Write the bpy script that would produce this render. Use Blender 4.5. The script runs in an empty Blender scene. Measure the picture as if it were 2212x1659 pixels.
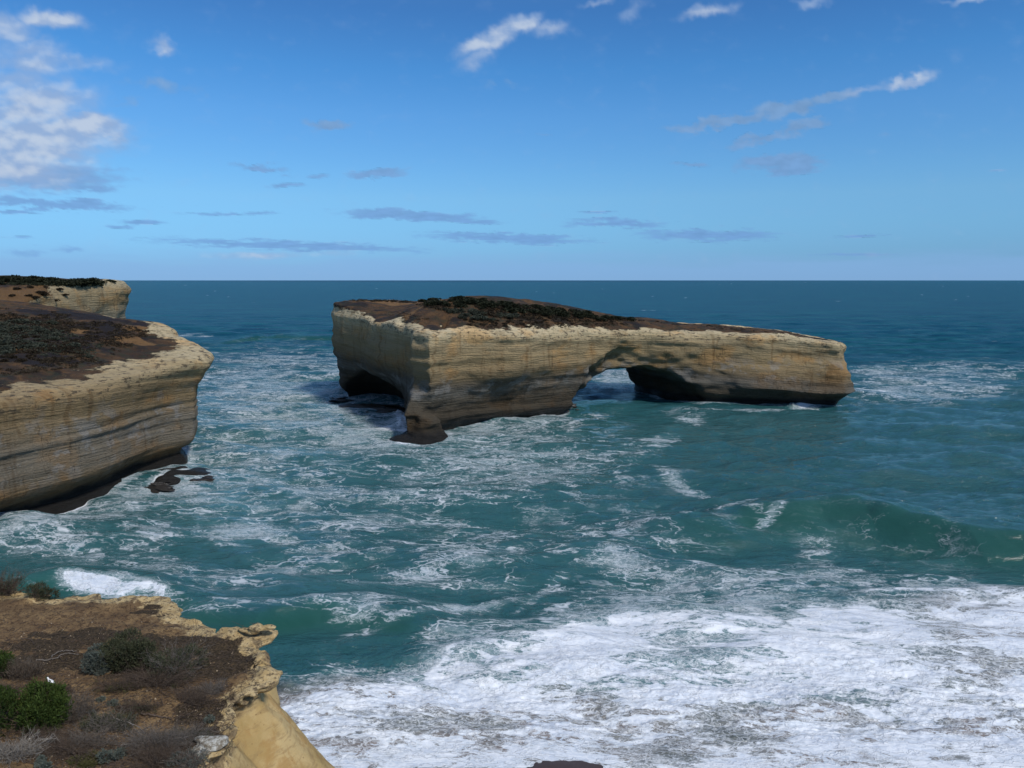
import bpy, math, random, time
import numpy as np
from mathutils import Vector, Matrix
T0 = time.time()
R = math.radians
random.seed(4); RNG = np.random.default_rng(11)
scn = bpy.context.scene
COL = scn.collection
H = 40.0                      # height of the camera above the sea
TP = 0.1352; PITCH = math.atan(TP)
CP, SP = math.cos(PITCH), math.sin(PITCH)

# ---------------------------------------------------------------- survey helpers: sight line of a photo point
def ray(x, y):
    u = (x-1106.0)/1661.0; v = (829.5-y)/1661.0
    return u, CP+v*SP, -SP+v*CP
def atz(x, y, z=0.0):
    a, b, c = ray(x, y); t = (z-H)/c
    return a*t, b*t
def atY(x, y, Y):
    a, b, c = ray(x, y); t = Y/b
    return a*t, Y, H+c*t

# ---------------------------------------------------------------- object helpers
def tag(o, label=None, cat=None, group=None, kind=None):
    if label: o['label'] = label
    if cat: o['category'] = cat
    if group: o['group'] = group
    if kind: o['kind'] = kind
    return o
def empty(name, loc=(0, 0, 0)):
    o = bpy.data.objects.new(name, None); COL.objects.link(o); o.location = loc
    o.empty_display_size = 0.3
    return o
def link(name, me, mat=None, parent=None, smooth=True):
    o = bpy.data.objects.new(name, me); COL.objects.link(o)
    if mat: me.materials.append(mat)
    if parent: o.parent = parent
    if smooth and len(me.polygons):
        me.polygons.foreach_set('use_smooth', np.ones(len(me.polygons), dtype=bool))
    return o
def mesh_np(name, V, F):
    """V (n,3), F (m,k) all faces with k corners"""
    V = np.asarray(V, dtype=np.float32); F = np.asarray(F, dtype=np.int32)
    k = F.shape[1]; m = F.shape[0]
    me = bpy.data.meshes.new(name)
    me.vertices.add(len(V)); me.vertices.foreach_set('co', V.ravel())
    me.loops.add(m*k); me.loops.foreach_set('vertex_index', F.ravel())
    me.polygons.add(m)
    me.polygons.foreach_set('loop_start', np.arange(0, m*k, k, dtype=np.int32))
    me.polygons.foreach_set('loop_total', np.full(m, k, dtype=np.int32))
    me.update(calc_edges=True)
    return me
def add_attr(me, name, vals):
    a = me.attributes.new(name, 'FLOAT', 'POINT')
    a.data.foreach_set('value', np.asarray(vals, dtype=np.float32).ravel())

# ---------------------------------------------------------------- noise
def lat(n, org, h, cell, seed):
    """smooth lattice noise on a regular 3-D grid, roughly -1..1"""
    rg = np.random.default_rng(seed)
    Ws, ms = [], []
    for a in range(3):
        c = (org[a]+np.arange(n[a])*h[a])/cell[a] + 1000.37*(a+1)
        i0 = np.floor(c).astype(int); t = c-i0; b = i0.min()-1
        m = i0.max()-b+3
        W = np.zeros((n[a], m), np.float32); r = np.arange(n[a]); j = i0-b
        W[r, j-1] = (1-t)**3/6; W[r, j] = (3*t**3-6*t**2+4)/6
        W[r, j+1] = (-3*t**3+3*t**2+3*t+1)/6; W[r, j+2] = t**3/6
        Ws.append(W); ms.append(m)
    Q = rg.uniform(-1, 1, ms).astype(np.float32)
    Q = np.tensordot(Ws[2], Q, (1, 2))            # z,x,y
    Q = np.tensordot(Ws[1], Q, (1, 2))            # y,z,x
    Q = np.tensordot(Ws[0], Q, (1, 2))            # x,y,z
    return Q*2.2
def lat2(n, org, h, cell, seed):
    return lat((n[0], n[1], 1), (org[0], org[1], 0), (h[0], h[1], 1), (cell, cell, 1), seed)[:, :, 0]

def hash2(i, j, s):
    h = (i.astype(np.int64)*374761393 + j.astype(np.int64)*668265263 + s*974711) & 0xFFFFFFFF
    h = ((h ^ (h >> 13))*1274126177) & 0xFFFFFFFF
    h = h ^ (h >> 16)
    return (h & 0xFFFFFF)/float(0xFFFFFF)
def pn(x, y, s=0):
    """2-D gradient noise on scattered points, about -1..1"""
    i = np.floor(x); j = np.floor(y); fx = x-i; fy = y-j
    i = i.astype(np.int64); j = j.astype(np.int64)
    u = fx*fx*fx*(fx*(fx*6-15)+10); v = fy*fy*fy*(fy*(fy*6-15)+10)
    def g(di, dj):
        a = hash2(i+di, j+dj, s)*2*np.pi
        return np.cos(a)*(fx-di)+np.sin(a)*(fy-dj)
    return ((1-u)*(1-v)*g(0, 0)+u*(1-v)*g(1, 0)+(1-u)*v*g(0, 1)+u*v*g(1, 1))*1.5
def fbm(x, y, o=4, s=0):
    r = 0; a = 1; t = 0
    for k in range(o):
        r = r+a*pn(x*2**k, y*2**k, s+k*17); t += a; a *= .5
    return r/t*1.3
def sst(a, b, x):
    t = np.clip((x-a)/(b-a), 0, 1); return t*t*(3-2*t)

# ---------------------------------------------------------------- implicit rock
def poly_sd(P, X, Y):
    P = np.asarray(P, float); d = np.full(X.shape, 1e9); s = np.ones(X.shape)
    n = len(P)
    for i in range(n):
        a = P[i]; b = P[i-1]
        ex, ey = b-a; wx = X-a[0]; wy = Y-a[1]
        t = np.clip((wx*ex+wy*ey)/(ex*ex+ey*ey), 0, 1)
        d = np.minimum(d, (wx-ex*t)**2+(wy-ey*t)**2)
        c1 = Y >= a[1]; c2 = Y < b[1]; c3 = ex*wy > ey*wx
        k = (c1 & c2 & c3) | (~c1 & ~c2 & ~c3)
        s = np.where(k, -s, s)
    return (s*np.sqrt(d)).astype(np.float32)
def rbf(pts, X, Y, sm=0.0):
    """thin-plate surface through survey heights"""
    p = np.asarray(pts, float); n = len(p); sc = 50.0
    def K(r2): return r2*np.log(r2+1e-9)*.5
    x = p[:, 0]/sc; y = p[:, 1]/sc
    A = np.zeros((n+3, n+3)); A[:n, :n] = K((x[:, None]-x)**2+(y[:, None]-y)**2)+np.eye(n)*sm
    A[:n, n] = 1; A[:n, n+1] = x; A[:n, n+2] = y; A[n:, :n] = A[:n, n:].T
    w = np.linalg.solve(A, np.r_[p[:, 2], 0, 0, 0])
    r = w[n]+w[n+1]*X/sc+w[n+2]*Y/sc
    for k in range(n): r = r+w[k]*K((X/sc-x[k])**2+(Y/sc-y[k])**2)
    return r.astype(np.float32)
def smax(a, b, k):
    h = np.clip(.5+.5*(a-b)/k, 0, 1)
    return b*(1-h)+a*h+k*h*(1-h)
def nets(F, org, h):
    """surface nets of F<0"""
    S = F < 0
    nx, ny, nz = F.shape
    A = S[:-1, :-1, :-1].astype(np.int8)
    cnt = np.zeros((nx-1, ny-1, nz-1), np.int8)
    for i in (0, 1):
        for j in (0, 1):
            for k in (0, 1):
                cnt += S[i:nx-1+i, j:ny-1+j, k:nz-1+k]
    act = (cnt > 0) & (cnt < 8)
    I = np.argwhere(act); n = len(I)
    idx = np.full(act.shape, -1, np.int32); idx[act] = np.arange(n)
    C = {}
    for i in (0, 1):
        for j in (0, 1):
            for k in (0, 1):
                C[i, j, k] = F[I[:, 0]+i, I[:, 1]+j, I[:, 2]+k]
    acc = np.zeros((n, 3)); c = np.zeros(n)
    for a in C:
        for ax in range(3):
            if a[ax] == 0:
                b = list(a); b[ax] = 1; b = tuple(b)
                f0, f1 = C[a], C[b]; m = (f0 < 0) != (f1 < 0)
                t = np.where(m, f0/np.where(m, f0-f1, 1), 0)
                p = np.array(a, float)[None, :].repeat(n, 0); p[:, ax] = t
                acc += p*m[:, None]; c += m
    V = (I+acc/c[:, None])*np.asarray(h)+np.asarray(org)
    Q = []
    def q(a, b, c_, d, flip):
        f = np.stack([a, b, c_, d], 1); f[flip] = f[flip][:, ::-1]; Q.append(f)
    m = np.argwhere(S[:-1, 1:-1, 1:-1] != S[1:, 1:-1, 1:-1]); i, j, k = m.T; j = j+1; k = k+1
    q(idx[i, j-1, k-1], idx[i, j, k-1], idx[i, j, k], idx[i, j-1, k], ~S[i, j, k])
    m = np.argwhere(S[1:-1, :-1, 1:-1] != S[1:-1, 1:, 1:-1]); i, j, k = m.T; i = i+1; k = k+1
    q(idx[i-1, j, k-1], idx[i-1, j, k], idx[i, j, k], idx[i, j, k-1], ~S[i, j, k])
    m = np.argwhere(S[1:-1, 1:-1, :-1] != S[1:-1, 1:-1, 1:]); i, j, k = m.T; i = i+1; j = j+1
    q(idx[i-1, j-1, k], idx[i, j-1, k], idx[i, j, k], idx[i-1, j, k], ~S[i, j, k])
    return V, np.concatenate(Q)
class Grid:
    def __init__(s, lo, hi, h):
        s.lo = lo; s.h = h
        s.n = tuple(int(math.ceil((hi[a]-lo[a])/h[a]))+1 for a in range(3))
        s.x = (lo[0]+np.arange(s.n[0])*h[0]).astype(np.float32)[:, None, None]
        s.y = (lo[1]+np.arange(s.n[1])*h[1]).astype(np.float32)[None, :, None]
        s.z = (lo[2]+np.arange(s.n[2])*h[2]).astype(np.float32)[None, None, :]
        s.X = np.broadcast_to(s.x[:, :, 0], s.n[:2]).astype(np.float32); s.Y = np.broadcast_to(s.y[:, :, 0], s.n[:2]).astype(np.float32)
    def noise(s, cell, seed): return lat(s.n, s.lo, s.h, cell, seed)
    def n2(s, cell, seed): return lat2(s.n, s.lo, s.h, cell, seed)
    def top(s, F):
        """surface height of every column (grid units: strata space)"""
        S = F < 0; r = S[:, :, ::-1].argmax(2); k = s.n[2]-1-r
        k = np.where(S.any(2), k, 0); k2 = np.minimum(k+1, s.n[2]-1)
        i, j = np.indices(k.shape); f0 = F[i, j, k]; f1 = F[i, j, k2]
        return s.lo[2]+(k+np.clip(f0/(f0-f1-1e-6), 0, 1))*s.h[2]

# ---------------------------------------------------------------- node helpers
class NT:
    def __init__(s, tree): s.t = tree; s.n = tree.nodes; s.l = tree.links
    def add(s, typ, **kw):
        nd = s.n.new(typ)
        for k, v in kw.items(): setattr(nd, k, v)
        return nd
    def put(s, sock, v):
        if v is None: return
        if isinstance(v, bpy.types.NodeSocket): s.l.new(v, sock)
        elif isinstance(v, (tuple, list)) and sock.type == 'RGBA' and len(v) == 3: sock.default_value = (*v, 1)
        else: sock.default_value = v
    def math(s, op, a, b=None, c=None, clamp=False):
        nd = s.add('ShaderNodeMath', operation=op, use_clamp=clamp)
        s.put(nd.inputs[0], a); s.put(nd.inputs[1], b)
        if c is not None: s.put(nd.inputs[2], c)
        return nd.outputs[0]
    def mix(s, f, a, b, mode='MIX'):
        nd = s.add('ShaderNodeMix', data_type='RGBA', blend_type=mode)
        s.put(nd.inputs[0], f); s.put(nd.inputs[6], a); s.put(nd.inputs[7], b)
        return nd.outputs[2]
    def mixf(s, f, a, b):
        nd = s.add('ShaderNodeMix', data_type='FLOAT')
        s.put(nd.inputs[0], f); s.put(nd.inputs[2], a); s.put(nd.inputs[3], b)
        return nd.outputs[0]
    def ss(s, v, a, b, lo=0.0, hi=1.0):
        nd = s.add('ShaderNodeMapRange', interpolation_type='SMOOTHSTEP')
        s.put(nd.inputs['Value'], v); s.put(nd.inputs['From Min'], a); s.put(nd.inputs['From Max'], b)
        s.put(nd.inputs['To Min'], lo); s.put(nd.inputs['To Max'], hi)
        return nd.outputs['Result']
    def vscale(s, v, sc):
        nd = s.add('ShaderNodeVectorMath', operation='MULTIPLY'); s.put(nd.inputs[0], v); s.put(nd.inputs[1], sc); return nd.outputs[0]
    def vadd(s, v, w):
        nd = s.add('ShaderNodeVectorMath', operation='ADD'); s.put(nd.inputs[0], v); s.put(nd.inputs[1], w); return nd.outputs[0]
    def noise(s, v, scale, det=4, rough=.55, dist=0.0, col=False, typ='FBM'):
        nd = s.add('ShaderNodeTexNoise'); nd.noise_type = typ
        s.put(nd.inputs['Vector'], v); s.put(nd.inputs['Scale'], scale); s.put(nd.inputs['Detail'], det)
        s.put(nd.inputs['Roughness'], rough); s.put(nd.inputs['Distortion'], dist)
        return nd.outputs['Color' if col else 'Fac']
    def vor(s, v, scale, feat='F1', rnd=1.0):
        nd = s.add('ShaderNodeTexVoronoi', feature=feat); s.put(nd.inputs['Vector'], v); s.put(nd.inputs['Scale'], scale)
        s.put(nd.inputs['Randomness'], rnd)
        return nd.outputs['Distance']
    def attr(s, name):
        nd = s.add('ShaderNodeAttribute', attribute_name=name); return nd.outputs['Fac']
    def ramp(s, f, stops, interp='LINEAR'):
        nd = s.add('ShaderNodeValToRGB'); cr = nd.color_ramp; cr.interpolation = interp
        while len(cr.elements) < len(stops): cr.elements.new(0.5)
        for e, (p, c) in zip(cr.elements, stops): e.position = p; e.color = (*c, 1)
        s.put(nd.inputs[0], f); return nd.outputs[0]
    def bump(s, h, strength=1.0, dist=1.0, nrm=None):
        nd = s.add('ShaderNodeBump'); s.put(nd.inputs['Height'], h); s.put(nd.inputs['Strength'], strength)
        s.put(nd.inputs['Distance'], dist)
        if nrm is not None: s.l.new(nrm, nd.inputs['Normal'])
        return nd.outputs[0]
def new_mat(name):
    m = bpy.data.materials.new(name); m.use_nodes = True; t = NT(m.node_tree); t.n.clear()
    out = t.add('ShaderNodeOutputMaterial'); return m, t, out
def principled(t, out, col, rough, nrm=None, **kw):
    b = t.add('ShaderNodeBsdfPrincipled'); t.put(b.inputs['Base Color'], col); t.put(b.inputs['Roughness'], rough)
    if nrm is not None: t.l.new(nrm, b.inputs['Normal'])
    for k, v in kw.items(): t.put(b.inputs[k.replace('_', ' ')], v)
    t.l.new(b.outputs[0], out.inputs[0]); return b

SKY_RAMP = [(0.0041, (0.046, 0.104, 0.2425)), (0.0263, (0.056, 0.120, 0.2525)), (0.0667, (0.080, 0.156, 0.2597)), (0.1008, (0.100, 0.180, 0.2646)), (0.1287, (0.0999, 0.1879, 0.2753)), (0.1987, (0.0952, 0.1955, 0.2944)), (0.2498, (0.0774, 0.1884, 0.2939)), (0.312, (0.0721, 0.166, 0.2705)), (.5, (.16, .20, .25)), (.75, (.27, .27, .27)), (1.0, (.30, .30, .30))]
SUN_E, SUN_ANG = 3.2, 8.0


# ---------------------------------------------------------------- rock material (limestone with strata, soil on top)
def rock_mat(name, stops, smin, smax_, wet=3.0, soil_on=True, fine=1.0, scrub=True, grey=.5, pale=None):
    m, t, out = new_mat(name)
    geo = t.add('ShaderNodeNewGeometry'); pos = geo.outputs['Position']
    sep = t.add('ShaderNodeSeparateXYZ'); t.l.new(pos, sep.inputs[0])
    s = t.attr('strat')
    comb = t.add('ShaderNodeCombineXYZ'); t.l.new(sep.outputs[0], comb.inputs[0]); t.l.new(sep.outputs[1], comb.inputs[1]); t.l.new(s, comb.inputs[2])
    q = comb.outputs[0]
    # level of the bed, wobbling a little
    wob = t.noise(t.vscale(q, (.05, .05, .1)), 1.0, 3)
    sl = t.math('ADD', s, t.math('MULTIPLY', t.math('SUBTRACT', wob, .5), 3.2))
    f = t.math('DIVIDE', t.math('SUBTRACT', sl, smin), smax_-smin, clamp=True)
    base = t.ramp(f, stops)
    # thin beds
    beds = t.noise(t.vscale(q, (.06*fine, .06*fine, .8*fine)), 1.0, 7, .70)
    bw = t.noise(t.vscale(q, (.07, .07, .25)), 1.0, 4, .6)
    beds2 = t.noise(t.vscale(q, (.10*fine, .10*fine, 3.2*fine)), 1.0, 4, .6)
    base = t.mix(t.math('MULTIPLY', t.ss(beds, .46, .62, 0, .50), t.ss(bw, .45, .66, .0, 1.0)), base, t.mix(1.0, base, (.60, .54, .46), 'MULTIPLY'))
    base = t.mix(t.ss(beds2, .50, .66, 0, .50), base, t.mix(1.0, base, (1.3, 1.25, 1.15), 'MULTIPLY'))
    # stains running down
    st = t.noise(t.vscale(q, (.35*fine, .35*fine, .035*fine)), 1.0, 5, .62, .6)
    base = t.mix(t.ss(st, .53, .68, 0, .55), base, t.mix(1.0, base, (.52, .42, .32), 'MULTIPLY'))
    # blotches warm / grey
    bl = t.noise(t.vscale(q, (.09, .09, .14)), 1.0, 5, .6)
    base = t.mix(t.ss(bl, .50, .64, 0, .6), base, t.mix(1.0, base, (1.22, .92, .62), 'MULTIPLY'))
    bl2 = t.noise(t.vadd(t.vscale(q, (.16, .16, .22)), (31, 7, 3)), 1.0, 6, .66)
    gm = t.math('MULTIPLY', t.ss(bl2, .52, .60), t.attr('greyband'))
    base = t.mix(t.math('MULTIPLY', gm, grey), base, (.30, .29, .27))
    # grain
    gr = t.noise(t.vscale(q, (1.3*fine, 1.3*fine, 2.6*fine)), 1.0, 6, .7)
    base = t.mix(t.ss(gr, .40, .30, 0, .55), base, t.mix(1.0, base, (.45, .42, .38), 'MULTIPLY'))
    pits = t.vor(t.vscale(q, (.9*fine, .9*fine, 2.2*fine)), 1.0)
    rim = t.attr('rim')
    pk = t.noise(t.vscale(q, (.55*fine, .55*fine, 1.5*fine)), 1.0, 5, .7)
    base = t.mix(t.math('MULTIPLY', t.ss(pk, .53, .60), t.math('MULTIPLY', rim, .85)), base, (.075, .058, .04))
    # wet foot
    wm = t.ss(t.math('ADD', sep.outputs[2], t.math('MULTIPLY', t.math('SUBTRACT', bl2, .5), 3.5)), wet+.9, wet-.6)
    base = t.mix(wm, base, (.018, .016, .014))
    # soil
    soil = t.attr('soil')
    n1 = t.noise(t.vscale(pos, (.075, .075, .1)), 1.0, 5, .6, .4)
    n2 = t.noise(t.vadd(t.vscale(pos, (.22, .22, .3)), (5, 9, 0)), 1.0, 6, .68, .3)
    n3 = t.noise(t.vscale(pos, (1.1, 1.1, 1.5)), 1.0, 5, .7)
    sc = t.ramp(n1, [(.28, (.060, .034, .019)), (.42, (.085, .048, .025)), (.50, (.15, .080, .034)), (.57, (.060, .038, .025)), (.64, (.028, .022, .022)), (.75, (.080, .053, .032))])
    sc = t.mix(t.ss(n2, .52, .60, 0, .70), sc, (.036, .028, .022))
    sc = t.mix(t.ss(t.noise(t.vadd(t.vscale(pos, (.11, .11, .2)), (2, 4, 8)), 1.0, 4, .5), .57, .62, 0, .85), sc, (.016, .013, .014))
    if scrub:
        sc = t.mix(t.math('MULTIPLY', t.ss(t.noise(t.vadd(t.vscale(pos, (.35, .35, .4)), (7, 1, 2)), 1.0, 5, .7), .50, .60), .6), sc, (.040, .046, .026))
    pn_ = t.math('MULTIPLY', t.math('SUBTRACT', t.noise(t.vadd(t.vscale(pos, (.3, .3, .6)), (3, 3, 3)), 1.0, 6, .7), .5), 1.6)
    sc = t.mix(t.ss(t.math('ADD', t.attr('ochre'), pn_), .40, .60), sc, t.mix(n2, (.17, .085, .030), (.30, .175, .075)))
    sc = t.mix(t.ss(t.math('ADD', t.attr('dark'), pn_), .42, .56, 0, .92), sc, (.020, .016, .018))
    sc = t.mix(t.ss(n3, .45, .32, 0, .7), sc, t.mix(1.0, sc, (.35, .33, .3), 'MULTIPLY'))
    sm = t.ss(t.math('ADD', soil, t.math('MULTIPLY', t.math('SUBTRACT', t.noise(t.vscale(pos, (.35, .28, 1.5)), 1.0, 7, .74), .5), 2.3)), .40, .60)
    base = t.mix(sm, base, sc)
    # relief
    jn = t.noise(t.vscale(q, (.22*fine, .22*fine, .03*fine)), 1.0, 5, .6, .3)
    jt = t.math('MULTIPLY', t.ss(t.math('ABSOLUTE', t.math('SUBTRACT', jn, .5)), .010, .0), t.ss(bl, .45, .58))
    base = t.mix(t.math('MULTIPLY', jt, .6), base, (.03, .026, .02))
    hb = t.math('ADD', t.math('MULTIPLY', beds, 1.1), t.math('ADD', t.math('MULTIPLY', gr, .7), t.math('MULTIPLY', beds2, .7)))
    hb = t.math('ADD', hb, t.math('MULTIPLY', n3, t.math('MULTIPLY', sm, 1.2)))
    nrm = t.bump(hb, 1.0, 1.0/fine)
    rg = t.mixf(wm, .92, .45)
    principled(t, out, base, rg, nrm, Specular_IOR_Level=.25)
    return m

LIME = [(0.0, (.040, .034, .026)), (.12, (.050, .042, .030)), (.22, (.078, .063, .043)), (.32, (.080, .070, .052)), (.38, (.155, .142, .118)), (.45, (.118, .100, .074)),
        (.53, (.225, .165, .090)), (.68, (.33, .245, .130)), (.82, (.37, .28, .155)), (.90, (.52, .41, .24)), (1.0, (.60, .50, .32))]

def finish_rock(name, G, F, gfun, topfun, mat, soil_fun=None, parent=None, rim_lo=1.5, rim_hi=.3, flip_s=None):
    V, Q = nets(F, G.lo, G.h)
    s = V[:, 2].copy()
    V[:, 2] = s-gfun(V[:, 0], V[:, 1])
    me = mesh_np(name, V, Q)
    add_attr(me, 'strat', s)
    N = np.empty(len(V)*3, np.float32); me.vertex_normals.foreach_get('vector', N); N = N.reshape(-1, 3)
    # depth below the local top
    i = np.clip(((V[:, 0]-G.lo[0])/G.h[0]).round().astype(int), 0, G.n[0]-1)
    j = np.clip(((V[:, 1]-G.lo[1])/G.h[1]).round().astype(int), 0, G.n[1]-1)
    dep = topfun[i, j]-s
    return me, V, N, s, dep, i, j

# ---- the arch island
def g_arch(x, y):
    k = [-75, -60, -20, 25, 64, 104, 125]; v = [-2.6, -2.0, 0, 1.5, 2.7, 5.6, 6.6]
    xx = np.linspace(-80, 130, 211); vv = np.interp(xx, k, v); vv = np.convolve(np.pad(vv, 12, mode='edge'), np.ones(25)/25, 'valid')
    return np.interp(x, xx, vv)
def build_arch():
    h = (.42, .42, .28)
    G = Grid((-68, 181, -2.2), (116, 297, 38), h)
    X, Y = G.X, G.Y
    RIM = [(-20.5, 190.5), (-12, 203), (0, 208), (13, 221.5), (25, 234), (44, 245), (64, 247), (84, 245.5), (104, 243.5), (108, 249), (107.5, 262), (98, 274), (60, 280),
           (20, 283), (-20, 290), (-48, 292), (-61, 282), (-62, 262), (-58.5, 256), (-50, 243), (-38.5, 222), (-32, 214), (-27, 204), (-26, 196)]
    BAS = [(-26.5, 189), (-20, 199), (-13.2, 207.5), (0, 217), (16, 230.5), (27, 239), (42, 248), (60, 244), (84, 240.5), (105.5, 239), (110, 243), (110, 262), (100, 274), (60, 281),
           (20, 284), (-20, 290), (-48, 292), (-59, 280), (-59, 262), (-57, 258), (-50, 252), (-39, 237), (-32, 233), (-30, 215), (-27, 197)]
    wx = X+G.n2(9, 5)*.9; wy = Y+G.n2(9, 6)*.9
    Dr = poly_sd(RIM, wx, wy)[:, :, None]; Db = poly_sd(BAS, wx, wy)[:, :, None]
    z = G.z-g_arch(G.x[:, :, 0], 0)[:, :, None].astype(np.float32)
    w = np.clip((z-4)/13, 0, 1); w = w*w*(3-2*w)
    D = Db*(1-w)+Dr*w
    # heights of the top
    g0 = lambda x: float(g_arch(x, 0))
    pts = [(-60, 259, 32.6), (-52, 247, 30.6), (-38, 222, 27.6), (-26, 197, 27.2), (-20, 192, 27.2), (-12, 205, 27.3), (0, 210, 26.4), (13, 223, 25.8), (25, 236, 25.0), (44, 248, 24.2), (64, 250, 23.3),
           (84, 249, 22.8), (103, 247, 20.5), (106, 260, 20.5), (84, 262, 23.4), (90, 272, 22.6), (60, 276, 25.2), (64, 262, 24.6), (30, 280, 27), (-55, 282, 32.4), (-30, 285, 32.2), (-40, 262, 32.3), (-30, 240, 31.0), (-24, 226, 33.4), (-14, 226, 34.3), (0, 232, 33.6),
           (14, 241, 31.6), (30, 251, 28.8), (46, 262, 26.4), (-32, 228, 29.2), (-18, 212, 30.2), (-5, 216, 30.0), (8, 228, 29.2), (-20, 262, 32.5), (0, 262, 31), (0, 285, 29)]
    zt = rbf(pts, X, Y, .002)+G.n2(7, 21)*.45+G.n2(2.6, 22)*.22
    # gullies cut through the rim
    for (px, py, dx, dep) in ((1045, 735, 3.0, 3.4), (1108, 735, 1.6, 3.2), (868, 720, 2.5, 1.6), (960, 722, 1.2, 1.4), (1205, 725, 1.6, 1.2)):
        gx, gy = atz(px, py, 25.5)
        zt = zt-dep*np.exp(-((X-gx)/dx)**2-((Y-gy)/6.0)**2)
    st = (zt+g_arch(X, 0)).astype(np.float32)
    # wall relief
    W = G.noise((40, 40, 1.1), 1)*.30+G.noise((22, 22, 2.4), 18)*.34+G.noise((12, 12, .8), 2)*.24+G.noise((9, 9, 3.5), 3)*.48+G.noise((5, 5, 22), 4)*.42+G.noise((2.4, 2.4, 1.3), 7)*.34+G.noise((20, 20, 12), 8)*.45+G.noise((5, 5, 3), 10)*.35
    W += G.noise((1.1, 1.1, .5), 9)*.10
    s = G.z
    prof = np.interp(s[0, 0], [-3, 0, 1.2, 2.2, 3.6, 5, 6, 7, 12, 20, 24, 25.5, 27, 29], [-2.2, -1.8, -.8, .6, .8, -.2, .3, 0, 0, .2, .3, .3, -.1, -1.2]).astype(np.float32)
    # the right-hand pillar is hollowed at its foot
    uc = (sst(40, 60, G.x)*5.6*np.clip(1-np.abs(z-.8+1.1*G.noise((8, 8, 40), 16))/4.7, 0, 1)**.7).astype(np.float32)
    D = D-W-prof[None, None, :]+uc+.4
    # foot ledge at the near corner
    cx, cy = -22.5, 193.5
    foot = np.minimum(np.sqrt(((G.x-cx)/6.0)**2+((G.y-cy)/6.6)**2+((z+.2)/5.5)**2)-1, np.sqrt(((G.x+25)/5.6)**2+((G.y-191)/4.4)**2+((z+.1)/1.6)**2)-1)
    foot = foot*3.0-W*.8+G.noise((1.6, 1.6, .9), 14)*.28+G.noise((4, 4, 2), 15)*.3
    hh_ = np.clip(.5+.5*(foot-D)/1.6, 0, 1); D = foot*(1-hh_)+D*hh_-1.6*hh_*(1-hh_)
    # crack in the front
    kx, ky = atz(1109, 790, 20)
    # top
    Tf = (G.z-st[:, :, None])+G.noise((1.4, 1.4, .8), 12)*.18
    k = 1.6
    F = smax(D, Tf, k)
    ck_ = np.sqrt(((G.x-kx-.12*(z-18))/.9)**2+((G.y-ky)/60.0)**2+((z-19)/5.5)**2)-1
    F = smax(F, np.maximum(-(ck_*.9+G.noise((1.5, 1.5, 1.5), 17)*.4), Db-2.0*0-(-3.2)), .3) if False else F
    # alcove over the arch
    al = np.sqrt(((G.x-49)/25)**2+((G.y-239)/9.0)**2+((z-8.5)/11.2)**2)-1
    al = al*8+G.noise((5, 5, 2.5), 31)*1.5+G.noise((2, 2, 1), 32)*.7
    F = smax(F, -al, 2.2)
    # the tunnel: left wall, right wall, roof
    yy = G.y
    xl = np.interp(yy[0, :, 0], [225, 240, 262, 300], [16.5, 18, 17, 12])[None, :, None].astype(np.float32)
    xr = np.interp(yy[0, :, 0], [225, 243, 262, 276, 300], [72, 66, 53, 46, 42])[None, :, None].astype(np.float32)
    xc = (xl+xr)/2; hw = (xr-xl)/2
    hc = np.interp(yy[0, :, 0], [225, 243, 262, 300], [12.8, 12.4, 12.2, 14])[None, :, None].astype(np.float32)
    u = (G.x-xc)/hw; vv = np.clip(z, 0, None)/hc
    tun = (np.abs(u)**1.9+vv**2.0)-1
    tun = tun*np.clip(4.5, 0, 9)+G.noise((6, 6, 2.2), 33)*.85+G.noise((30, 30, .8), 34)*.35+G.noise((2, 2, 1.2), 35)*.28
    mask = (G.y < 225)*20
    F = smax(F, -(tun+mask), .8)
    # cave eaten into the left side
    ca, sa = math.cos(R(60)), math.sin(R(60))
    ax = (G.x+44)*(-ca)+(G.y-246)*sa; bx = (G.x+44)*sa+(G.y-246)*ca
    cv = np.sqrt((ax/20)**2+(bx/10.5)**2+((z-0)/11.5)**2)-1
    cv = cv*8+G.noise((4, 4, 2), 36)*.9
    F = smax(F, -cv, 1.0)
    stop = st
    me, V, N, s, dep, i, j = finish_rock('arch', G, F, g_arch, stop, None)
    soil = sst(2.8, .2, dep)*sst(.45, .8, N[:, 2])
    # bare pale shoulders near the front rim
    edge = Dr[i, j, 0]
    soil = soil*sst(-1.0, -4.5, edge+pn(V[:, 0]/6, V[:, 1]/6, 3)*2.0)
    right = sst(40, 70, V[:, 0])
    soil = soil*(1-right*sst(-6, -3.5, edge))
    left = sst(-44, -56, V[:, 0])
    soil = np.clip(soil+left*sst(2.5, .2, dep)*.8, 0, 1)
    add_attr(me, 'soil', soil)
    add_attr(me, 'rim', sst(4.5, .8, dep)*(1-soil))
    add_attr(me, 'greyband', np.exp(-((V[:, 2]-11.5)/3.2)**2))
    ht = G.top(F)
    return me, G, ht, V
def hz(G, ht, gf, x, y):
    i = min(max(int(round((x-G.lo[0])/G.h[0])), 0), G.n[0]-1); j = min(max(int(round((y-G.lo[1])/G.h[1])), 0), G.n[1]-1)
    return float(ht[i, j]-gf(x, y))

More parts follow.
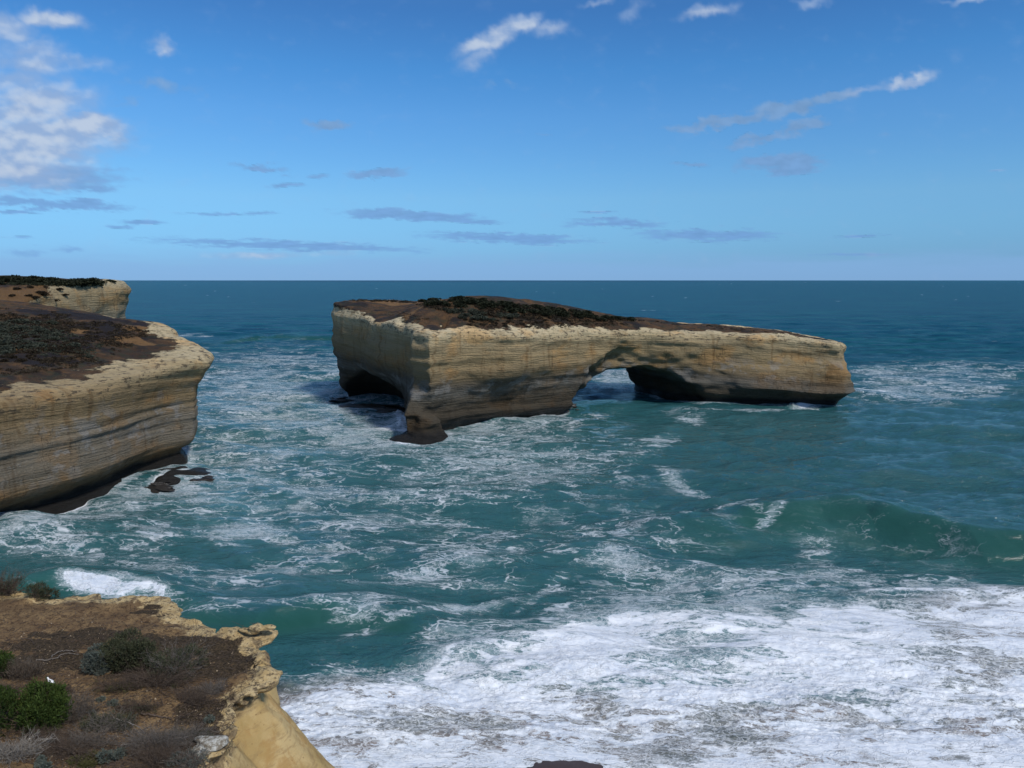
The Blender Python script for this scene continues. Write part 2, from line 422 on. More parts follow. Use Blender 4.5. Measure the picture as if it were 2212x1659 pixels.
def paint(me, V, name, spots):
    a = np.zeros(len(V))
    for (px, py, rx, ry, z) in spots:
        bx, by = atz(px, py, z); a = np.maximum(a, np.exp(-((V[:, 0]-bx)/rx)**2-((V[:, 1]-by)/ry)**2))
    add_attr(me, name, a)
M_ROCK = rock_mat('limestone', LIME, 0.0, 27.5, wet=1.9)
me, GA, HA, VA = build_arch(); V = VA
paint(me, V, 'dark', [(855, 673, 6, 4, 22), (1050, 690, 6, 5, 28), (1180, 693, 8, 5, 26), (1600, 707, 22, 5, 22), (1700, 716, 14, 4, 22), (1480, 699, 12, 4, 24), (960, 690, 3, 4, 28), (1300, 690, 10, 4, 25)])
paint(me, V, 'ochre', [(810, 655, 9, 9, 32), (860, 656, 8, 8, 32), (885, 688, 3, 7, 29), (910, 672, 4, 5, 31), (940, 686, 3, 5, 29), (1000, 683, 5, 3, 31)])
arch = link('rock_arch', me, M_ROCK)
tag(arch, 'long golden limestone island with a sea arch through it, standing alone in the water', 'rock arch')
print('arch', len(me.vertices), round(time.time()-T0, 1))

# ---- the left headland
def g_head(x, y): return .045*(np.asarray(y)-120.0)
def build_head():
    h = (.45, .45, .30)
    G = Grid((-186, 82, -2.2), (-58, 256, 44), h)
    X, Y = G.X, G.Y
    PL = [(-70.5, 168), (-73, 176), (-80, 187), (-88, 193), (-90, 200), (-104, 216), (-125, 236), (-150, 252), (-235, 270), (-260, 200), (-260, 40), (-160, 55), (-118, 80), (-96, 100), (-81.5, 118), (-77.5, 133), (-75.5, 148), (-73.5, 160)]
    wx = X+G.n2(10, 105)*1.0; wy = Y+G.n2(10, 106)*1.0
    D = poly_sd(PL, wx, wy)[:, :, None]; E = D.copy()
    gg = (.045*(G.y-120)).astype(np.float32)
    z = G.z-gg
    pts = [(-64, 170, 23.0), (-70, 180, 24.0), (-75, 160, 22.8), (-75, 148, 22.2), (-79, 134, 21.6), (-84, 119, 21.4), (-100, 101, 21), (-120, 83, 20), (-160, 60, 20), (-86, 193, 27), (-90, 188, 27.6), (-98, 202, 29.6), (-108, 204, 30.6), (-119, 202, 31.6),
           (-136, 206, 34.0), (-165, 215, 36.5), (-93, 161, 25.8), (-93, 142, 23.9), (-110, 142, 25.4), (-120, 165, 28.2), (-105, 180, 28.5), (-150, 130, 27), (-200, 150, 34), (-105, 225, 27), (-130, 245, 29), (-200, 255, 34), (-84, 150, 23.2), (-84, 172, 24.4)]
    zt = rbf(pts, X, Y, .002)+G.n2(8, 121)*.55+G.n2(2.8, 122)*.25
    st = (zt+.045*(Y-120)).astype(np.float32)
    W = G.noise((40, 40, 1.2), 101)*.26+G.noise((22, 22, 2.6), 118)*.30+G.noise((25, 25, .5), 102)*.16+G.noise((10, 10, 4), 103)*.5+G.noise((5, 5, 22), 104)*.22+G.noise((2.4, 2.4, 1.3), 107)*.14+G.noise((22, 22, 12), 108)*.9
    W += G.noise((1.0, 1.0, .5), 109)*.07
    # overhanging brow, double ledge, bulging foot with a dark notch under it
    prof = np.interp(z, [-3, 0, 1.6, 2.6, 3.6, 5.5, 8, 11.0, 11.6, 12.0, 12.7, 13.0, 13.8, 17, 20, 22, 24], [-1.2, -1.8, -3.2, -2.6, -.6, .5, .2, -.1, -.25, .22, .16, -.22, 0, .1, .5, .9, .6]).astype(np.float32)
    tip = sst(140, 165, G.y)
    prof = prof*(1+.0*tip)+tip*np.interp(z, [0, 8, 16, 20, 22], [-1.5, -1.0, -.2, 1.5, 2.6])
    D = D-W-prof
    shelf = np.sqrt(((G.x+69)/7)**2+((G.y-156)/5)**2+((z+.55)/.95)**2)-1
    D = np.minimum(D, shelf*1.2+G.noise((1.8, 1.8, 1.2), 114)*.8)
    Tf = (G.z-st[:, :, None])+G.noise((1.4, 1.4, .8), 112)*.2
    # broad weathered pale slope at the front rim
    F = smax(D, Tf, 2.4)
    me, V, N, s, dep, i, j = finish_rock('headland', G, F, g_head, st, None)
    edge = E[i, j, 0]
    soil = sst(4.5, .5, dep)*sst(.35, .75, N[:, 2])*sst(-1.0, -11.5, edge+fbm(V[:, 0]/7, V[:, 1]/7, 4, 13)*4.0-3.0*sst(165, 185, V[:, 1]))
    add_attr(me, 'soil', soil)
    add_attr(me, 'rim', sst(5.0, 1.0, dep)*(1-soil))
    add_attr(me, 'greyband', np.exp(-((V[:, 2]-11.5)/5.5)**2))
    return me, G, G.top(F), V
LIME2 = [(0.0, (.060, .048, .034)), (.12, (.15, .105, .058)), (.22, (.20, .140, .075)), (.30, (.195, .165, .120)), (.48, (.215, .185, .140)), (.58, (.23, .175, .105)),
         (.68, (.26, .185, .095)), (.80, (.32, .225, .115)), (.90, (.42, .32, .18)), (1.0, (.56, .45, .27))]
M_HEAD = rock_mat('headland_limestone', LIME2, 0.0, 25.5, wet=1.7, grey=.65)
me, GH, HH, VH = build_head()
paint(me, VH, 'dark', [(140, 768, 7, 7, 24), (110, 785, 7, 3.5, 23.5), (170, 750, 5, 6, 25), (230, 725, 4.5, 8, 27), (215, 712, 5, 6, 28), (60, 792, 6, 3, 23.5), (20, 790, 5, 3, 23.5), (40, 663, 12, 8, 34), (200, 690, 14, 6, 29.5), (320, 742, 4, 2.5, 24), (160, 682, 16, 6, 31)])
paint(me, VH, 'ochre', [(15, 770, 4, 3, 24.5), (320, 732, 7, 5, 25.5), (350, 738, 6, 4, 24.5), (280, 755, 6, 3, 24), (180, 735, 4, 2.5, 26), (60, 780, 3, 2, 24)])
head = link('headland', me, M_HEAD)
tag(head, 'near limestone headland with pale rim and dark scrubby top, at the left edge', None, None, 'structure')
print('head', len(me.vertices), round(time.time()-T0, 1))

# ---- the far headland
def g_far(x, y): return 0*np.asarray(x)
def build_far():
    h = (.8, .8, .6)
    G = Grid((-330, 212, 4), (-155, 400, 48), h)
    X, Y = G.X, G.Y
    PL = [(-176, 331), (-174, 340), (-180, 356), (-200, 385), (-300, 410), (-440, 420), (-440, 190), (-200, 190), (-184, 225), (-178, 250), (-170, 268), (-173, 290), (-179, 300), (-177, 315)]
    wx = X+G.n2(16, 205)*2.0; wy = Y+G.n2(16, 206)*2.0
    D = poly_sd(PL, wx, wy)[:, :, None]; E = D
    pts = [(-167, 334, 39.4), (-180, 345, 40), (-172, 312, 38.4), (-168, 285, 35.5), (-166, 268, 31.0), (-176, 262, 31.5), (-174, 240, 29.5), (-180, 225, 30), (-200, 300, 39.4), (-200, 270, 36.5), (-200, 240, 33.6), (-230, 235, 34.5), (-230, 280, 39.0), (-230, 320, 40.6),
           (-260, 380, 42), (-350, 350, 44), (-350, 230, 37), (-185, 300, 38.5), (-185, 280, 35.5), (-200, 380, 39)]
    zt = rbf(pts, X, Y, .002)+G.n2(12, 221)*.6+G.n2(5, 222)*.3
    W = G.noise((60, 60, 2.2), 201)*.7+G.noise((14, 14, 6), 203)*2.2+G.noise((8, 8, 30), 204)*1.3+G.noise((4, 4, 2.4), 207)*.9
    prof = np.interp(G.z, [-3, 0, 10, 20, 27, 34, 40], [-6, -5, -5, -3, 0, .8, -1.6]).astype(np.float32)
    D = D-W-prof
    F = smax(D, G.z-zt[:, :, None]+G.noise((3, 3, 2), 212)*.35, 2.5)
    me, V, N, s, dep, i, j = finish_rock('far_headland', G, F, g_far, zt, None)
    edge = E[i, j, 0]
    soil = sst(4, .8, dep)*sst(.5, .8, N[:, 2])*sst(-3, -10, edge+pn(V[:, 0]/9, V[:, 1]/9, 13)*6)
    soil = np.maximum(soil, sst(2, -10, V[:, 0]+.585*V[:, 1]+5*fbm(V[:, 0]/12, V[:, 1]/12, 3, 14))*sst(.22, .5, N[:, 2]))
    add_attr(me, 'soil', soil); add_attr(me, 'rim', sst(6, 1, dep)*(1-soil)*.7); add_attr(me, 'greyband', 0*s)
    return me, G, G.top(F), V
LIME3 = [(0.0, (.20, .19, .16)), (.5, (.26, .23, .17)), (.62, (.30, .26, .18)), (.75, (.33, .26, .15)), (.88, (.36, .28, .16)), (1.0, (.50, .42, .27))]
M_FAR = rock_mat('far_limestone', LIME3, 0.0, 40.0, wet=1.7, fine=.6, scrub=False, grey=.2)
me, GF, HF, VF = build_far()
paint(me, VF, 'ochre', [(20, 630, 30, 26, 36), (70, 640, 26, 22, 35), (0, 645, 26, 20, 34), (110, 640, 14, 20, 34)])
paint(me, VF, 'dark', [(0, 640, 8, 5, 35), (180, 612, 14, 14, 40), (60, 607, 40, 30, 42)])
far = link('far_headland', me, M_FAR)
tag(far, 'distant limestone headland with an orange-brown slope and dark scrub, cut by the left edge', None, None, 'structure')
print('far', len(me.vertices), round(time.time()-T0, 1))

# ---- the foreground clifftop
ZF = 22.0
def g_fg(x, y): return 0*np.asarray(x)
OUT = [(-160, 1278), (0, 1279), (70, 1283), (132, 1289), (184, 1284), (240, 1288), (280, 1293), (326, 1290), (366, 1294), (383, 1307), (376, 1320), (410, 1325), (434, 1341), (456, 1347), (461, 1359), (505, 1364), (530, 1357), (560, 1349), (586, 1354), (577, 1368),
       (556, 1378), (545, 1390), (566, 1402), (582, 1412), (580, 1427), (568, 1443), (587, 1453), (587, 1466), (574, 1477), (536, 1497), (512, 1512), (506, 1519), (520, 1544), (508, 1580), (486, 1598), (458, 1616), (452, 1660), (450, 1760), (440, 1900), (350, 2300)]
def build_fg():
    h = (.09, .09, .08)
    G = Grid((-33.0, 18.5, 13.5), (-4.5, 46.6, 24.6), h)
    X, Y = G.X, G.Y
    P = [atz(x, y, ZF) for x, y in OUT]+[(-45, 10), (-60, 50)]
    wx = X+G.n2(1.6, 305)*.12; wy = Y+G.n2(1.6, 306)*.12
    D2 = poly_sd(P, wx, wy); D = D2[:, :, None]
    zt = ZF+G.n2(6, 321)*.22+G.n2(2, 322)*.12+G.n2(.8, 323)*.05
    # ground lifts to the near left, dips in the little gully
    zt = zt+.9*sst(34, 24, Y+.2*(X+20))*sst(-14, -24, X)
    s = G.z
    d = s-ZF
    # hard crust (overhanging, ragged), soft hollow under it, then the sandy buttress spreading out below
    crust = np.interp(d[0, 0], [-20, -1.3, -.9, -.55, -.15, 0, 1], [0, 0, .35, 1, 1, .85, .5]).astype(np.float32)[None, None, :]
    prof = np.interp(d[0, 0], [-20, -12, -8, -5.5, -3.6, -2.0, -1.2, -.8, -.4, 0, .5], [7.5, 5.6, 4.5, 3.2, 1.5, -.1, -.75, -.7, -.05, .05, -.1]).astype(np.float32)[None, None, :]
    rn = G.noise((.8, .8, .22), 301)*.42+G.noise((.34, .34, .15), 302)*.34+G.noise((2.2, 2.2, .8), 303)*.35
    sn = G.noise((2.6, 2.6, 3.2), 304)*.30+G.noise((.9, .9, 1.0), 307)*.16+G.noise((.5, .5, .35), 312)*.07+G.noise((7, 7, 9), 308)*.5
    front = sst(-14, -9, G.x)*sst(38.5, 34, G.y)
    prof = np.where(prof > 0, prof*(.25+.75*front), prof)
    D = D-prof-rn*crust-sn*(1-crust)
    Tf = s-zt[:, :, None]-G.noise((.8, .8, .5), 309)*.05
    # rough broken crust towards the rim
    er = sst(-2.8, -.3, D2)[:, :, None]
    Tf = Tf+er*(G.noise((.45, .45, .3), 310)*.20+G.noise((1.2, 1.2, .6), 311)*.24)+er*.12
    F = smax(D, Tf, .12)
    # the raised horn of rock and the second knob
    for (px, py, zz, rx, ry, rz, sd) in ((530, 1362, 22.15, .9, .6, .30, 1), (556, 1354, 22.35, .75, .5, .26, 2), (576, 1353, 22.40, .55, .3, .15, 5), (572, 1456, 22.0, .7, .5, .25, 3), (545, 1468, 21.9, 1.0, .7, .35, 4)):
        bx, by = atz(px, py, zz)
        bl = (np.sqrt(((G.x-bx)/rx)**2+((G.y-by)/ry)**2+((s-zz)/rz)**2)-1)*.35+(rn*.40)
        F = np.minimum(F, bl)
    me, V, N, s_, dep, i, j = finish_rock('foreground', G, F, g_fg, zt.astype(np.float32), None)
    e = D2[i, j]
    low = V[:, 2] < G.lo[2]+.10; V[low, 2] = -3.0; me.vertices.foreach_set('co', V.astype(np.float32).ravel()); me.update()
    add_attr(me, 'edge', -e); add_attr(me, 'dep', dep); add_attr(me, 'strat', s_) if 'strat' not in me.attributes else None
    return me, G, G.top(F), D2
def fg_mat():
    m, t, out = new_mat('clifftop_earth')
    geo = t.add('ShaderNodeNewGeometry'); pos = geo.outputs['Position']
    e = t.attr('edge'); dep = t.attr('dep'); dark = t.attr('lichen'); nz = t.add('ShaderNodeSeparateXYZ'); t.l.new(geo.outputs['Normal'], nz.inputs[0])
    n1 = t.noise(pos, .5, 5, .6); n2 = t.noise(pos, 2.2, 6, .68); n3 = t.noise(pos, 9.0, 5, .7); n4 = t.noise(t.vadd(pos, (9, 3, 1)), 1.1, 6, .7, .5)
    # bare trodden earth
    earth = t.mix(t.ss(n1, .38, .62), (.155, .098, .050), (.26, .170, .082))
    earth = t.mix(t.ss(n2, .45, .62, 0, .7), earth, (.125, .075, .040))
    ck = t.noise(t.vscale(pos, (1, 1, 1)), 3.6, 7, .74, 1.2)
    earth = t.mix(t.ss(ck, .50, .58, 0, .9), earth, (.070, .042, .024))
    earth = t.mix(t.ss(n3, .60, .70, 0, .6), earth, (.34, .24, .14))
    # dark crust of lichen and litter
    lit = t.mix(t.ss(n3, .42, .62), (.030, .022, .014), (.088, .062, .036))
    lit = t.mix(t.ss(n2, .60, .68, 0, .55), lit, (.16, .10, .05))
    dm = t.ss(t.math('ADD', dark, t.math('MULTIPLY', t.math('SUBTRACT', n4, .5), 2.0)), .46, .60)
    top = earth
    # golden crust by the rim
    crust = t.mix(t.ss(n2, .40, .62), (.44, .31, .145), (.56, .43, .235))
    crust = t.mix(t.ss(n4, .50, .57, 0, .85), crust, (.20, .145, .085))
    crust = t.mix(t.ss(n2, .57, .62, 0, .85), crust, (.12, .088, .055))
    crust = t.mix(t.ss(n3, .60, .67, 0, .9), crust, (.05, .04, .03))
    crust = t.mix(t.ss(t.noise(t.vadd(t.vscale(pos, (1, 1, 2)), (5, 5, 5)), 4.5, 6, .75), .54, .60, 0, .8), crust, (.085, .062, .040))
    em = t.ss(t.math('ADD', e, t.math('MULTIPLY', t.math('SUBTRACT', n4, .5), 2.6)), 1.25, .85)
    top = t.mix(em, top, crust)
    top = t.mix(dm, top, lit)
    # sandy face
    sand = t.mix(t.ss(n1, .35, .65), (.38, .26, .105), (.50, .365, .175))
    sand = t.mix(t.ss(t.noise(t.vscale(pos, (.5, .5, 3.0)), 1.6, 6, .7), .50, .62, 0, .5), sand, (.26, .17, .08))
    sand = t.mix(t.ss(t.vor(t.vscale(pos, (1, 1, 1.4)), 2.6), .16, .06, 0, .6), sand, (.17, .10, .045))
    sand = t.mix(t.ss(t.noise(t.vscale(pos, (1, 1, .35)), .9, 6, .65, .5), .50, .64, 0, .6), sand, (.33, .19, .065))
    sand = t.mix(t.ss(n3, .38, .26, 0, .5), sand, (.26, .17, .08))
    fm = t.math('MULTIPLY', t.ss(dep, .9, 1.3), t.ss(e, .9, .5))
    wall = t.mix(t.ss(dep, .75, 1.35), crust, sand)
    col = t.mix(t.math('MAXIMUM', fm, t.math('MULTIPLY', t.ss(dep, .35, .6), t.ss(nz.outputs[2], .7, .4))), top, wall)
    hb = t.math('ADD', t.math('MULTIPLY', n2, .5), t.math('ADD', t.math('MULTIPLY', n3, .35), t.math('MULTIPLY', ck, -.4)))
    nrm = t.bump(hb, .8, t.mixf(t.ss(dep, .9, 1.3), .22, .11))
    principled(t, out, col, .95, nrm, Specular_IOR_Level=.15)
    return m
M_FG = fg_mat()
me, GG, HG, DG = build_fg()
nV = len(me.vertices); co = np.empty(nV*3, np.float32); me.vertices.foreach_get('co', co); co = co.reshape(-1, 3)
# dark lichen areas, surveyed on the ground
li = np.zeros(nV)
for (px, py, rx, ry) in ((100, 1395, 3.0, 1.0), (190, 1372, 3.2, .8), (440, 1392, 3.4, 1.5), (510, 1414, 2.6, 1.6), (470, 1440, 1.8, 1.0), (350, 1400, 3.5, 2.0), (120, 1420, 2.5, 1.3), (480, 1520, 1.6, 1.0), (330, 1310, .8, .35), (370, 1328, .8, .3), (320, 1322, 1.0, .35),
                         (430, 1530, 1.4, 1.0), (440, 1570, 1.2, 1.0), (330, 1450, 2.5, .8)):
    bx, by = atz(px, py, ZF)
    li = np.maximum(li, 1.15*np.exp(-(((co[:, 0]-bx)/rx)**2+((co[:, 1]-by)/ry)**2)**1.0)*.9)
i_ = np.clip(((co[:, 0]-GG.lo[0])/GG.h[0]).round().astype(int), 0, GG.n[0]-1); j_ = np.clip(((co[:, 1]-GG.lo[1])/GG.h[1]).round().astype(int), 0, GG.n[1]-1)
li *= .25+.75*sst(.25, .95, -DG[i_, j_])
add_attr(me, 'lichen', li)
fg = link('clifftop', me, M_FG)
tag(fg, 'foreground clifftop of ochre earth with a ragged golden rim above a smooth sandy face', None, None, 'structure')
print('fg', nV, round(time.time()-T0, 1))

# ---------------------------------------------------------------- the sea
def build_sea():
    td = np.r_[np.arange(1.35, .95, -.004), np.arange(.95, .05, -.00098), np.arange(.05, .0008, -.00062), [.0005, .0003]]
    a = np.r_[np.arange(-2.6, -.86, .012), np.arange(-.86, .86, .00150), np.arange(.86, 2.6, .012)]
    A, TD = np.meshgrid(a, td)
    Y = H/TD; X = A*Y
    py = 829.5-1661*((SP-TD*CP)/(CP+TD*SP)); dep = Y*CP+H*SP; px = 1106+1661*X/dep
    Xf, Yf = X, Y
    # ---- swell
    dY = Y*Y/H*.00098; dX = .0016*Y
    Z = np.zeros_like(X)
    rg = np.random.default_rng(5)
    WP = [1.6*pn(X/60+k*7, Y/60, k) for k in range(5)]
    for k in range(64):
        lam = 1.6*(48/1.6)**rg.random(); th = rg.normal(0, .42)+R(12)
        kx, ky = math.sin(th)*2*math.pi/lam, math.cos(th)*2*math.pi/lam
        amp = .0085*lam**.92
        sp = np.abs(math.sin(th))*dX+np.abs(math.cos(th))*dY
        att = np.exp(-(sp*2.2/lam)**2)
        warp = 0
        Z += amp*att*np.sin(kx*X+ky*Y+rg.random()*6.28+WP[k % 5])
    calm = 1.1-.40*sst(130, 65, Y)
    Z *= calm*(1+.5*sst(250, 500, Y))
    Z += .30*fbm(X/34, Y/22, 3, 50)*np.exp(-(dY/9)**2)
    # ---- the named swells: crest line through surveyed points, height, width towards shore / towards sea
    def crest(pts, hts, wf, wb, z=1.0, foamy=0.0):
        P = [atz(x, y, z) for x, y in pts]
        xs = np.array([p[0] for p in P]); ys = np.array([p[1] for p in P])
        o = np.argsort(xs); xs = xs[o]; ys = ys[o]; hh = np.asarray(hts, float)[o]
        yc = np.interp(X, xs, ys)+1.2*pn(X/9, Y*0, 5); hv = np.interp(X, xs, hh, left=0, right=0)
        d = Y-yc
        return hv*np.where(d < 0, np.exp(-(d/wf)**2), np.exp(-(d/wb)**2)), d, hv
    c1, d1, h1 = crest([(1180, 1160), (1400, 1120), (1600, 1100), (1760, 1093), (1850, 1100), (1960, 1122), (2080, 1145), (2212, 1158), (2600, 1175)], [0, .6, 1.8, 2.9, 3.7, 3.9, 3.8, 3.7, 3.7], 5.0, 12, 2.4)
    c2, d2, h2 = crest([(-100, 1262), (130, 1256), (250, 1262), (340, 1268), (420, 1310), (560, 1322), (700, 1308), (830, 1318), (930, 1322), (1000, 1325)], [1.2, 2.2, 2.2, 1.6, 1.0, 1.3, 1.2, 1.2, .6, 0], 2.2, 5, .8)
    c3, d3, h3 = crest([(420, 740), (520, 732), (600, 724), (715, 728), (900, 735)], [0, 1.6, 2.2, 1.8, 0], 10, 26, 1.5)
    c4, d4, h4 = crest([(1780, 1290), (1900, 1276), (2040, 1276), (2150, 1290), (2400, 1294)], [0, .8, 1.0, .9, .9], 1.6, 2.6, .5)
    c5, d5, h5 = crest([(1820, 775), (1900, 768), (1980, 766), (2080, 772)], [0, 1.6, 1.6, 0], 9, 20, 1)
    Z += c1+c2+c3+c4+c5
    # churned foam relief near the beach
    near = sst(88, 70, Y)
    Z += near*sst(58, 63, Y)*(.26*fbm(X/6, Y/2.6, 3, 64)+.30*np.abs(fbm(X/3.0, Y/1.7, 4, 60))+.08*fbm(X/.7, Y/.5, 3, 61))
    Z *= 1-.9*sst(66, 59, Y)
    for (x, y, hh, rx, ry) in ((1730, 872, 2.6, 1.8, 1.6), (1712, 876, 1.2, 2.2, 1.4), (868, 918, 1.5, 2.6, 4.0), (862, 890, 1.3, 2.4, 4.0), (735, 850, 1.4, 2.2, 2.2), (1228, 882, .9, 1.6, 1.6), (1840, 874, .9, 2.5, 2.0)):
        bx, by = atz(x, y, 0); Z += hh*np.exp(-((X-bx)/rx)**2-((Y-by)/ry)**2)*(1+.7*fbm(X/.9, Y/.9, 3, 66))
    # ---- foam amount
    D = np.zeros_like(X)
    wob = 26*fbm(X/9, Y/9, 4, 70)
    edge = np.interp(px, [540, 600, 700, 900, 1100, 1250, 1450, 1700, 1850, 2040, 2300, 3000], [1560, 1500, 1462, 1408, 1362, 1322, 1302, 1296, 1282, 1284, 1298, 1320])
    D = np.maximum(D, (.84+.16*fbm(X/7, Y/6, 4, 71)-.04*sst(70, 60, Y))*sst(-58, 52, py-edge+1.3*wob))
    def blob(x, y, rx, ry, amp, ang=0.0, pw=1.0):
        nonlocal D
        c, s = math.cos(R(ang)), math.sin(R(ang)); u = (px-x)*c+(py-y)*s; v = -(px-x)*s+(py-y)*c
        D = np.maximum(D, amp*np.exp(-((u/rx)**2+(v/ry)**2)**pw))
    for b in [(640, 880, 240, 110, .56), (560, 840, 150, 70, .55), (800, 935, 150, 55, .70), (840, 925, 80, 35, .95), (868, 905, 30, 28, 1.15), (1000, 930, 260, 38, .62), (1080, 1000, 280, 90, .50), (1130, 905, 150, 14, .66, -3), (520, 990, 150, 60, .46),
              (560, 1060, 260, 70, .42), (800, 1100, 350, 70, .40), (200, 1110, 260, 22, .60, -19), (330, 1062, 150, 26, .84, -14), (430, 1030, 60, 16, .9, -5), (200, 1170, 260, 55, .38), (60, 1145, 90, 14, .8, -14), (520, 1150, 95, 20, .76, -12), (600, 1165, 70, 10, .7, 12), (655, 1088, 45, 10, .70, -12),
              (1010, 1215, 60, 40, .50, 20), (900, 1240, 90, 25, .42), (1060, 1255, 120, 16, .55), (1000, 1310, 210, 10, .78, -13), (1180, 1262, 60, 12, .60, -35), (1320, 1215, 90, 22, .60, 10), (1590, 1112, 38, 10, .75, -10), (1660, 1140, 30, 7, .62, -20), (1495, 905, 28, 12, .72),
              (1430, 955, 50, 16, .60), (1480, 1050, 160, 12, .52, 28), (1950, 1180, 260, 60, .13, 5), (1770, 1180, 60, 40, .20), (620, 1318, 240, 12, .66, -1), (760, 1330, 60, 18, .70), (255, 1280, 165, 9, .8, 2, 1.0), (1330, 820, 60, 26, .62),
              (1900, 845, 60, 10, .95), (1990, 840, 170, 28, .52), (1735, 872, 34, 9, 1.25), (870, 925, 24, 30, 1.3), (862, 893, 26, 14, 1.1), (2060, 800, 200, 20, .36), (1900, 800, 70, 6, .6), (740, 838, 22, 10, 1.0), (720, 800, 70, 30, .55), (1650, 888, 180, 5, .45), (1700, 1240, 300, 30, .44), (1500, 1260, 200, 30, .48), (1840, 1240, 160, 30, .40),
              (600, 780, 130, 18, .50), (430, 760, 60, 6, .4), (640, 1500, 60, 22, .62), (700, 1480, 120, 30, .66), (1100, 1180, 300, 60, .33), (1350, 1150, 220, 60, .30), (760, 1200, 260, 60, .30), (460, 1250, 160, 40, .36), (420, 725, 50, 4, .3)]:
        blob(*b)
    D *= np.where(py < edge-60, .76, 1.0)*(1-.0*D)
    # broken tops of the far waves
    far = sst(380, 700, Y)
    wc = fbm(X/55, Y/90, 3, 80)*far
    D = np.maximum(D, .5*sst(.68, .92, wc))
    # breaking part of the left wave and of the shore break
    D = np.maximum(D, (1.15+.3*fbm(X/1.2, Y/4, 3, 72))*np.exp(-((px-250)/125)**4)*sst(-1.2, .4, -np.abs(d2+1.3)+.7)*(h2 > .3))
    D = np.maximum(D, 1.0*sst(0, 2, h4*2)*np.exp(-(d4/1.4)**2))
    # contact foam by the rocks
    C = np.zeros_like(X)
    for (G, P_, pw) in ((GA, None, 1),):
        pass
    for fld, Vv in ((GA, VA_), (GH, VH)):
        sel = Vv[(Vv[:, 2] > -.4) & (Vv[:, 2] < .5)]
        cell = 1.0; g = {}
        nx = int((fld.n[0]*fld.h[0])/cell)+40; ny = int((fld.n[1]*fld.h[1])/cell)+40
        B = np.zeros((nx, ny), np.float32)
        ii = ((sel[:, 0]-fld.lo[0])/cell+20).astype(int).clip(0, nx-1); jj = ((sel[:, 1]-fld.lo[1])/cell+20).astype(int).clip(0, ny-1)
        B[ii, jj] = 1
        for _ in range(3):
            B = np.maximum(B, .97*(np.roll(B, 1, 0)+np.roll(B, -1, 0)+np.roll(B, 1, 1)+np.roll(B, -1, 1)+B*2)/6*1.5).clip(0, 1)
        fi = ((X-fld.lo[0])/cell+20-.5); fj = ((Y-fld.lo[1])/cell+20-.5)
        i0 = np.floor(fi).astype(int).clip(0, nx-2); j0 = np.floor(fj).astype(int).clip(0, ny-2)
        u = (fi-i0).clip(0, 1); v = (fj-j0).clip(0, 1); ok = (fi > 0) & (fi < nx-1) & (fj > 0) & (fj < ny-1)
        b = (B[i0, j0]*(1-u)*(1-v)+B[i0+1, j0]*u*(1-v)+B[i0, j0+1]*(1-u)*v+B[i0+1, j0+1]*u*v)*ok
        C = np.maximum(C, b)
    D = np.maximum(D, C*.80*(.75+.6*fbm(X/7, Y/7, 3, 90)))
    milk = np.clip(D*.75+.10, 0, 1)
    for b in ((640, 930, 330, 170, .5), (1050, 980, 300, 110, .45), (520, 1080, 200, 140, .6), (700, 1230, 300, 100, .35)):
        milk = np.maximum(milk, b[4]*np.exp(-((px-b[0])/b[2])**2-((py-b[1])/b[3])**2))
    milk *= sst(700, 350, Y)
    sand = sst(1440, 1500, py+40*fbm(X/8, Y/8, 3, 95)-.05*(px-700))*sst(100, 80, Y)
    sand = np.maximum(sand, sst(1200, 1350, py)*sst(0, 1, (px-1750)/400)*.9*sst(1276, 1300, py+wob*.4))
    green = sst(420, 200, Y)
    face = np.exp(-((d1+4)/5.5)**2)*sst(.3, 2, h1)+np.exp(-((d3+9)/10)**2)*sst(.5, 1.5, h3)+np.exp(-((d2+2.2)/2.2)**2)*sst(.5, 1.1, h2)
    nr, nc = X.shape
    idx = np.arange(nr*nc).reshape(nr, nc)
    Q = np.stack([idx[1:, :-1], idx[:-1, :-1], idx[:-1, 1:], idx[1:, 1:]], -1).reshape(-1, 4)[:, ::-1]
    me = mesh_np('sea', np.stack([X, Y, Z], -1).reshape(-1, 3), Q)
    for n_, v_ in (('foam', D), ('milk', milk), ('sand', sand), ('green', green), ('face', np.clip(face, 0, 1))):
        add_attr(me, n_, v_)
    return me
